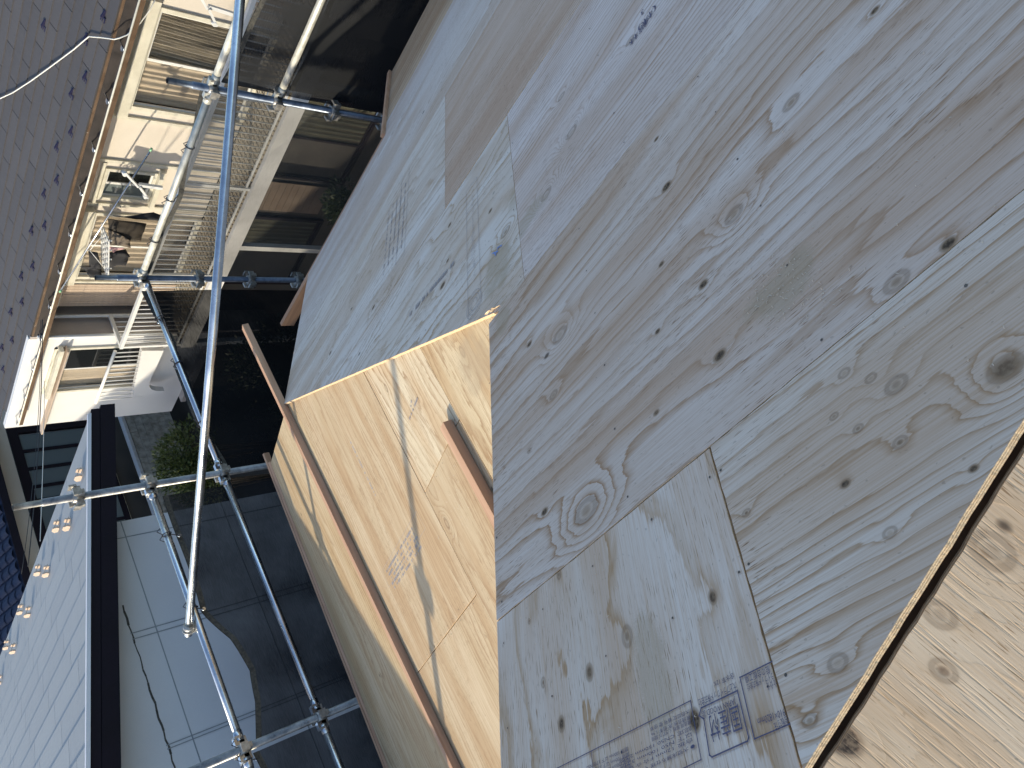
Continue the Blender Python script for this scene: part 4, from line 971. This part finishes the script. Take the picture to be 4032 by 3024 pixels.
for k in range(8):
    p = ra.lerp(rb, k / 7); mb.beam(p + Vector((-.2, 0, .004)), p + Vector((.2, 0, .004)), .012, .015)
mb.build('frame', M['white'], rack)
hkp = hx(Bq(700, 100), XP); mb = MB()
for p in (ra, rb): mb.tube([hkp, p], .005, 5)
mb.tube([hkp, hkp + Vector((0, 0, .06))], .01, 6); mb.build('hanging_cords', M['white'], rack)
pg = MB().box((-.006, -.012, -.06), (.006, .012, 0)).mesh('clothes_peg', M['white'])
for k in range(12):
    o = link_mesh('clothes_peg', pg, rack); o.location = ra.lerp(rb, (k + .5) / 12) + Vector(((k % 3 - 1) * .15, 0, 0)) - W[rack]
def garment(poly, x, mat, label, name='garment', amp=.02):
    pts = [hx(q, x) for q in poly]; c = sum(pts, Vector()) / len(pts)
    t0_ = min(p.y for p in pts)
    mb = MB(); n_ = len(pts); nn = []
    bm = bmesh.new(); vs = [bm.verts.new(p) for p in pts]; f = bm.faces.new(vs)
    bmesh.ops.triangulate(bm, faces=[f]); bmesh.ops.subdivide_edges(bm, edges=bm.edges[:], cuts=3, use_grid_fill=True)
    for v in bm.verts: v.co.x += amp * math.sin(v.co.y * 31 + v.co.z * 3) + amp * .5 * math.sin(v.co.y * 67)
    ret_ = bmesh.ops.extrude_face_region(bm, geom=bm.faces[:])
    for v in [e for e in ret_['geom'] if isinstance(e, bmesh.types.BMVert)]: v.co.x += .012
    bmesh.ops.recalc_face_normals(bm, faces=bm.faces)
    me = bpy.data.meshes.new(name); bm.to_mesh(me); bm.free(); me.materials.append(M[mat])
    for p in me.polygons: p.use_smooth = True
    for v in me.vertices: v.co -= c
    o = link_mesh(name, me, None, label=label, cat='clothing', group='washing on the balcony'); o.location = c
garment([A(905, 1275), A(1320, 1340), A(1260, 1510), A(1000, 1480), A(905, 1400)], XP + .02, 'cloth_brown', 'dark brown garment hanging nearest the small window')
garment([A(960, 1260), A(1400, 1215), A(1500, 1260), A(1490, 1300), A(1200, 1290)], XP + .12, 'cloth_black', 'black and grey garment behind the brown one')
garment([A(905, 1400), A(1000, 1480), A(1140, 1500), A(1145, 1585), A(905, 1550)], XP + .0, 'cloth_taupe', 'taupe towel pegged beside the brown garment')
garment([Bq(915, 70), Bq(1080, 75), Bq(1040, 100), Bq(960, 125), Bq(915, 100)], XP + .03, 'cloth_pink', 'small pink cloth on the pinch hanger')
garment([Bq(900, 115), Bq(1100, 105), Bq(1140, 165), Bq(1090, 260), Bq(890, 300)], XP + .06, 'cloth_black', 'black garment below the pink cloth')
garment([Bq(690, 120), Bq(790, 130), Bq(830, 300), Bq(700, 290)], XP + .10, 'cloth_black', 'black garment behind the pinch hanger cords')
garment([Bq(590, 270), Bq(700, 265), Bq(830, 320), Bq(830, 400), Bq(700, 390), Bq(660, 330)], XP + .12, 'cloth_black', 'black garment at the left end of the washing')

# ================================================================== NEIGHBOUR 2: grey slate roof, plum fascia, pale wall
YF = 7.0
pA_, pB_ = hy((355, 1640), YF), hy((350, 3024), YF)
A2 = math.atan2(pB_.z - pA_.z, pA_.x - pB_.x)
d2 = Vector((math.cos(A2), 0, -math.sin(A2))); nn2 = Vector((math.sin(A2), 0, math.cos(A2)))
XE = hy((350, 1650), YF).x; E2 = Vector((XE, YF, hy((350, 1650), YF).z))
n2 = thing('grey_roofed_house', 'neighbouring house with blue-grey slate roof, dark plum fascia and pale panel wall', 'house', (0, YF + 4, GROUND))
def p2(s_, y, h=0): return E2 + Vector((0, y - YF, 0)) - d2 * s_ + nn2 * h
YL2 = 15.2
MB().hexa([p2(0, YF + .03, -.07), p2(9.0, YF + .03, -.07), p2(9.0, YL2, -.07), p2(0, YL2, -.07), p2(0, YF + .03, -.034), p2(9.0, YF + .03, -.034), p2(9.0, YL2, -.034), p2(0, YL2, -.034)]).build('roof', M['slate_blue'], n2)
roof2 = [o for o in bpy.data.objects if o.name.startswith('roof') and o.parent == n2][0]
EX2 = .2755; TW2 = 1.05
s2 = [ (0, .004, -.014), (EX2 + .05, .004, -.032), (EX2 + .05, TW2 - .005, -.032), (0, TW2 - .005, -.014), (0, .004, .004), (EX2 + .05, .004, -.018), (EX2 + .05, TW2 - .005, -.018), (0, TW2 - .005, .004)]
sm2 = MB().hexa([Vector((-a, b, c)) for a, b, c in s2]).mesh('roof_slate', M['slate_blue'])
rot2 = Matrix.Rotation(A2, 4, 'Y')
for i in range(24):
    off = (i % 3) * .35
    for j in range(9):
        y = YF + .03 + j * TW2 - off
        if y < YF - .02:
            continue
        if y + TW2 > YL2: continue
        o = link_mesh('roof_slate', sm2, roof2); o.matrix_local = Matrix.Translation(p2(EX2 * i, y) - W[n2]) @ rot2
    if off:
        wv = TW2 - off
        mb = MB(); mb.hexa([p2(EX2 * i, YF + .033, -.014), p2(EX2 * (i + 1) + .05, YF + .033, -.032), p2(EX2 * (i + 1) + .05, YF + .03 + wv - .005, -.032), p2(EX2 * i, YF + .03 + wv - .005, -.014),
                            p2(EX2 * i, YF + .033, .004), p2(EX2 * (i + 1) + .05, YF + .033, -.018), p2(EX2 * (i + 1) + .05, YF + .03 + wv - .005, -.018), p2(EX2 * i, YF + .03 + wv - .005, .004)]).build('roof_slate', M['slate_blue'], roof2)
# fascia (two stepped boards) and pale drip edge
def band(s0, s1, y0, y1, h0, h1, name, mat):
    MB().hexa([p2(s0, y0) + Vector((0, 0, h0)), p2(s1, y0) + Vector((0, 0, h0)), p2(s1, y1) + Vector((0, 0, h0)), p2(s0, y1) + Vector((0, 0, h0)), p2(s0, y0) + Vector((0, 0, h1)), p2(s1, y0) + Vector((0, 0, h1)), p2(s1, y1) + Vector((0, 0, h1)), p2(s0, y1) + Vector((0, 0, h1))]).build(name, M[mat], n2)
dz = (hy((477, 2300), YF).z - hy((352, 2300), YF).z)
band(-.06, 9, YF - .012, YF + .028, -.02, .012, 'drip_edge', 'alc')
band(-.12, 9, YF + .005, YF + .04, dz * .42, -.022, 'fascia_board', 'fascia')
band(-.15, 9, YF - .010, YF + .04, dz, dz * .42 - .004, 'fascia_board', 'fascia')
band(-.02, 9, YF + .04, YF + .42, dz + .01, dz + .03, 'soffit', 'fascia')
MB().hexa([E2 + Vector((-.02, .03, -.16)), E2 + Vector((.05, .03, -.16)), E2 + Vector((.05, 8.2, -.16)), E2 + Vector((-.02, 8.2, -.16)), E2 + Vector((-.02, .03, -.02)), E2 + Vector((.05, .03, -.02)), E2 + Vector((.05, 8.2, -.02)), E2 + Vector((-.02, 8.2, -.02))]).build('gutter', M['fascia'], n2)
# wall
YW2 = YF + .42
cw = hy((477, 2050), YW2); XCW = hy((900, 1974), YW2).x
XCW = (cw.x + XCW) / 2
MB().prism([Vector((XCW, YW2, GROUND)), Vector((XCW, YW2, p2(0, YF).z + .08)), Vector((-8, YW2, p2(0, YF).z + .08 + (XCW + 8) * math.tan(A2))), Vector((-8, YW2, GROUND))], Vector((0, 5.5, 0))).build('wall', M['alc'], n2)
def wl(q0, q1, wd, mat='joint', name='wall_joint', jit=0):
    a, b = hy(q0, YW2 - .002), hy(q1, YW2 - .002); a.y = b.y = YW2 - .003
    n_ = 24 if jit else 1; pts = [a.lerp(b, k / n_) + (Vector((random.gauss(0, jit), 0, random.gauss(0, jit))) if 0 < k < n_ else Vector()) for k in range(n_ + 1)]
    mb = MB()
    for p, q in zip(pts, pts[1:]):
        d = (q - p).normalized(); s_ = Vector((-d.z, 0, d.x)) * wd / 2 * (random.uniform(.6, 1.3) if jit else 1); i = len(mb.v)
        mb.v += [p - s_, p + s_, q + s_, q - s_]; mb.face([i, i + 1, i + 2, i + 3])
    mb.build(name, M[mat], n2)
def cr(x, y): return (x / 2.2914, 2300 + y / 2.2914)
for za in (cr(1400, 380), ): pass
zz = [hy(cr(1400, 380), YW2).z, hy(cr(1725, 1380), YW2).z]
# horizontal panel joints (level) and upright pairs
zj = hy(cr(1500, 700), YW2).z
def hline(z, wd=.010): MB().box((-7.9, YW2 - .004, z - wd / 2), (XCW - .002, YW2 - .0005, z + wd / 2)).build('wall_joint', M['joint'], n2)
hline(hy((690, 2700), YW2).z); hline(hy((690, 2700), YW2).z - 1.0); hline(hy((690, 2700), YW2).z - 2.0)
def vline(q, wd=.008):
    x = hy(q, YW2).x; MB().box((x - wd / 2, YW2 - .0044, GROUND + .3), (x + wd / 2, YW2 - .0006, hy((500, 2300), YW2).z + .1)).build('wall_joint', M['joint'], n2)
for q in [cr(1420, 378), cr(1430, 430), cr(1720, 1370), cr(1735, 1400), (520, 2110)]: vline(q)
wl(cr(1108, 190), cr(1580, 1659), .016, 'crack', 'wall_crack', .004)
# snow guards, tan
gt = MB()
for s_ in (0, 1):
    gt.prism([Vector((0, 0, 0)), Vector((.055, .0, 0)), Vector((.075, 0, .03)), Vector((.04, 0, .055)), Vector((.0, 0, .045))], Vector((0, .045, 0)))
gt = MB()
gt.prism([Vector((-.05, -.06, .0)), Vector((-.05, .03, .0)), Vector((-.05, .05, .035)), Vector((-.05, .02, .065)), Vector((-.05, -.04, .065)), Vector((-.05, -.07, .03))], Vector((.02, 0, 0)))
gt.prism([Vector((-.03, -.02, .045)), Vector((-.03, .02, .045)), Vector((.09, .02, .01)), Vector((.09, -.02, .01))], Vector((0, 0, .008)))
gt.prism([Vector((.05, -.045, .0)), Vector((.05, .04, .0)), Vector((.05, .03, .05)), Vector((.05, -.03, .05))], Vector((.015, 0, 0)))
gtm = gt.mesh('snow_guard', M['guardtan'])
for q in [(322, 1872), (232, 2075), (275, 2068), (158, 2248), (192, 2252), (88, 2402), (119, 2412), (33, 2541), (60, 2556), (5, 2680)]:
    p = cut(q, E2, nn2); o = link_mesh('snow_guard', gtm, roof2); o.matrix_local = Matrix.Translation(p + nn2 * .004 - W[n2]) @ rot2 @ Matrix.Scale(.92, 4)

# ================================================================== NEIGHBOUR 3 behind: dark window wall, navy tiles
Y3 = YE + 4.6
n3 = thing('shaded_house', 'shaded house behind with wide dark window, tan wall strip and navy tiled roof', 'house', (9, Y3, GROUND))
def q4(x, y): return (x / 3.16, 1450 + y / 3.16)
a0, a1 = hy(q4(150, 830), Y3), hy(q4(370, 1640), Y3)
xs3 = a1.x - 2.6
zt3 = (a0.z + a1.z) / 2; xr = a0.x; 
MB().box((3, Y3, zt3 - 2.1), (xr + 2.6, Y3 + .2, zt3 + 1.0)).build('wall', M['cream'], n3)
MB().box((3, Y3 + .01, GROUND), (xr + 2.6, Y3 + .2, zt3 - 2.101)).build('base_wall', M['houseside'], n3)  # near-black colour stands in for shade on the lower wall
fr3 = MB().box((xr + .25, Y3 - .10, zt3 - 2.05), (xs3, Y3 - .002, zt3 - 1.92)).box((xr + .25, Y3 - .10, zt3 - .12), (xs3, Y3 - .002, zt3 + .10)).box((xr + .28, Y3 - .099, zt3 - 1.92), (xr - .02, Y3 - .003, zt3 - .12)).build('window_frame', M['fascia'], n3)
xs = [xr - .03]
for q in [q4(290, 1040), q4(350, 1260), q4(430, 1480), q4(470, 1650)]: xs.append(hy(q, Y3 - .05).x)
xs.append(xs[-1] - .9); xs.append(xs[-1] - .9)
for a, b in zip(xs, xs[1:]):
    MB().box((a - .045, Y3 - .06, zt3 - 1.92), (b + .045, Y3 - .05, zt3 - .13)).build('pane', M['glassgrey'], fr3)
    MB().box((b - .04, Y3 - .085, zt3 - 1.92), (b + .04, Y3 - .03, zt3 - .125)).build('mullion', M['fascia'], fr3)
# navy tiled roof descending towards us, dark border
zt_ = zt3 + .75
def r3(x, s_, h=0): return Vector((x, Y3 - .75, zt_)) + Vector((0, math.cos(R(24)), math.sin(R(24)))) * s_ + Vector((0, -math.sin(R(24)), math.cos(R(24)))) * h
rf3 = MB().hexa([r3(0, 0, -.1), r3(xr + .8, 0, -.1), r3(xr + .8, 5, -.1), r3(0, 5, -.1), r3(0, 0), r3(xr + .8, 0), r3(xr + .8, 5), r3(0, 5)]).build('roof', M['tile_navy'], n3)
tl = MB()
for k in range(7):
    an = math.pi * k / 6; 
prf = [(-.13, .0), (-.09, .035), (-.03, .05), (.03, .035), (.08, .01), (.13, .0)]
for s_ in (0, .27):
    for a, b in prf: tl.v.append(Vector((a, s_, b + (.02 if s_ == 0 else 0))))
for k in range(5): tl.face([k, k + 1, k + 7, k + 6], sm=True)
tlm = tl.mesh('roof_tile', M['tile_navy']); rot3 = Matrix.Rotation(R(24), 4, 'X')
for i in range(12):
    for j in range(26):
        x = xr + .6 - j * .30
        o = link_mesh('roof_tile', tlm, rf3); o.matrix_local = Matrix.Translation(r3(x, .05 + i * .25, .01) - W[n3]) @ rot3
MB().box((0, Y3 - .80, zt_ - .14), (xr + .8, Y3 - .74, zt_ + .02)).build('gutter', M['fascia'], n3)
# ---- added house, out of frame, its roof shaped to throw the slanting shade on the white wing
n4 = thing('added_shade_house', 'unseen house added sunward of the slate roofed house, outside the picture', 'house', (-2, 27, GROUND))
MB().box((-9, 24.4, GROUND), (3.6, 31, -1.6)).build('wall', M['taupe'], n4)
MB().prism([Vector((-9.4, 24, -1.59)), Vector((4.0, 24, -1.59)), Vector((3.2, 24, -.95)), Vector((-1.2, 24, -1.05)), Vector((-8.6, 24, -1.0))], Vector((0, 7.4, 0))).build('roof', M['tile_navy'], n4)
# wires
def wire(pts, label, mat, r_=.006):
    t = thing('overhead_wire', label, 'wire', tuple(pts[0]), 'overhead wires'); MB().tube(pts, r_, 6).build('wire', M[mat], t)
def sagw(a, b, s_, n_=14): return [a.lerp(b, k / n_) + Vector((0, 0, -s_ * 4 * (k / n_) * (1 - k / n_))) for k in range(n_ + 1)]
wA, wB = hx(Bq(185, 850), 9.75), hy(q4(375, 1640), 14.6)
wire(sagw(wA, hy((110, 2230), 12.8), .05), 'twisted dark wire strung from the gutter past the dark window', 'darkwire', .008)
wire(sagw(wA + Vector((0, .02, .02)), hy((85, 2260), 13.0), .07), 'thin grey wire beside the twisted one', 'darkwire', .005)
wire(sagw(hx((175, 1500), 9.7), hy((158, 2130), 11.0), .01), 'straight pale wire in front of the dark window', 'whitecable', .006)

# ================================================================== block wall, bushes between the houses
YB_ = None
zc = -7.5
cA, cB = hz((487, 1650), zc), hz((560, 1905), zc)
yb = (cA.y + cB.y) / 2
0 and print('YB', yb, 'Y3', Y3, 'zt3', zt3, cA, cB)
bw = thing('block_wall', 'weathered grey concrete block garden wall below the dark fascia', 'wall', (12, yb, GROUND))
blk = MB().box((0, 0, 0), (.39, .14, .185)).mesh('block', M['block']); cap = MB().box((0, -.02, 0), (.39, .20, .07)).mesh('coping_block', M['blockcap'])
for r_ in range(6):
    for k in range(22):
        x = 6.0 + k * .40 + (.2 if r_ % 2 else 0)
        o = link_mesh('block', blk, bw); o.location = Vector((x, yb + random.uniform(-.006, .006), zc - .09 - (r_ + 1) * .195)) - W[bw]
for k in range(22):
    o = link_mesh('coping_block', cap, bw); o.location = Vector((6.0 + k * .40, yb, zc - .075)) - W[bw]
def bush(c, rad, label, mat, n_=1500, leaf=.07):
    t = thing('bush', label, 'bush', (c.x, c.y, GROUND))
    rd = random.Random(int(c.x * 100)); mb = MB(); lob = [(Vector((rd.uniform(-.5, .5), rd.uniform(-.5, .5), rd.uniform(-.3, .5))) * rad, rd.uniform(.35, .6) * rad) for _ in range(9)]
    for _ in range(n_):
        l, lr = lob[rd.randrange(9)]; v = Vector((rd.gauss(0, 1), rd.gauss(0, 1), rd.gauss(0, 1))).normalized() * lr * rd.uniform(.6, 1.05)
        p = c + l + v; d = (v.normalized() + Vector((rd.uniform(-.8, .8), rd.uniform(-.8, .8), rd.uniform(-.3, 1)))).normalized(); s_ = d.orthogonal().normalized(); s_ = (Matrix.Rotation(rd.uniform(0, 6.3), 3, d) @ s_)
        L = leaf * rd.uniform(.7, 1.3); i = len(mb.v); mb.v += [p, p + d * L * .5 + s_ * L * .22, p + d * L, p + d * L * .5 - s_ * L * .22]; mb.face([i, i + 1, i + 2, i + 3])
    mb.build('crown', M[mat], t, kind='stuff')
    mb = MB()
    for k in range(5): mb.tube([Vector((c.x, c.y, GROUND)), c + Vector((rd.uniform(-.3, .3), rd.uniform(-.3, .3), 0)) * rad * 1.2], [.05, .015], 6)
    mb.build('trunk', M['bark'], t)
bush(hz((745, 1800), -6.9), .85, 'glossy green bush beside the block wall', 'leaf', 4200, .085)
bush(hz((775, 1930), -6.9), .60, 'smaller green bush where two scaffold pipes cross', 'leaf', 2200, .085)
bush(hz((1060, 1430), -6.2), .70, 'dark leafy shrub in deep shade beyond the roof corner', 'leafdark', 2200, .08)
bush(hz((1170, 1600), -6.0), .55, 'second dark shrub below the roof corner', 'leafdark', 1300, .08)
bush(hz((1345, 800), -7.9), .42, 'leafy shrub in front of the tan ground-floor boards', 'leafdark', 1500, .08)
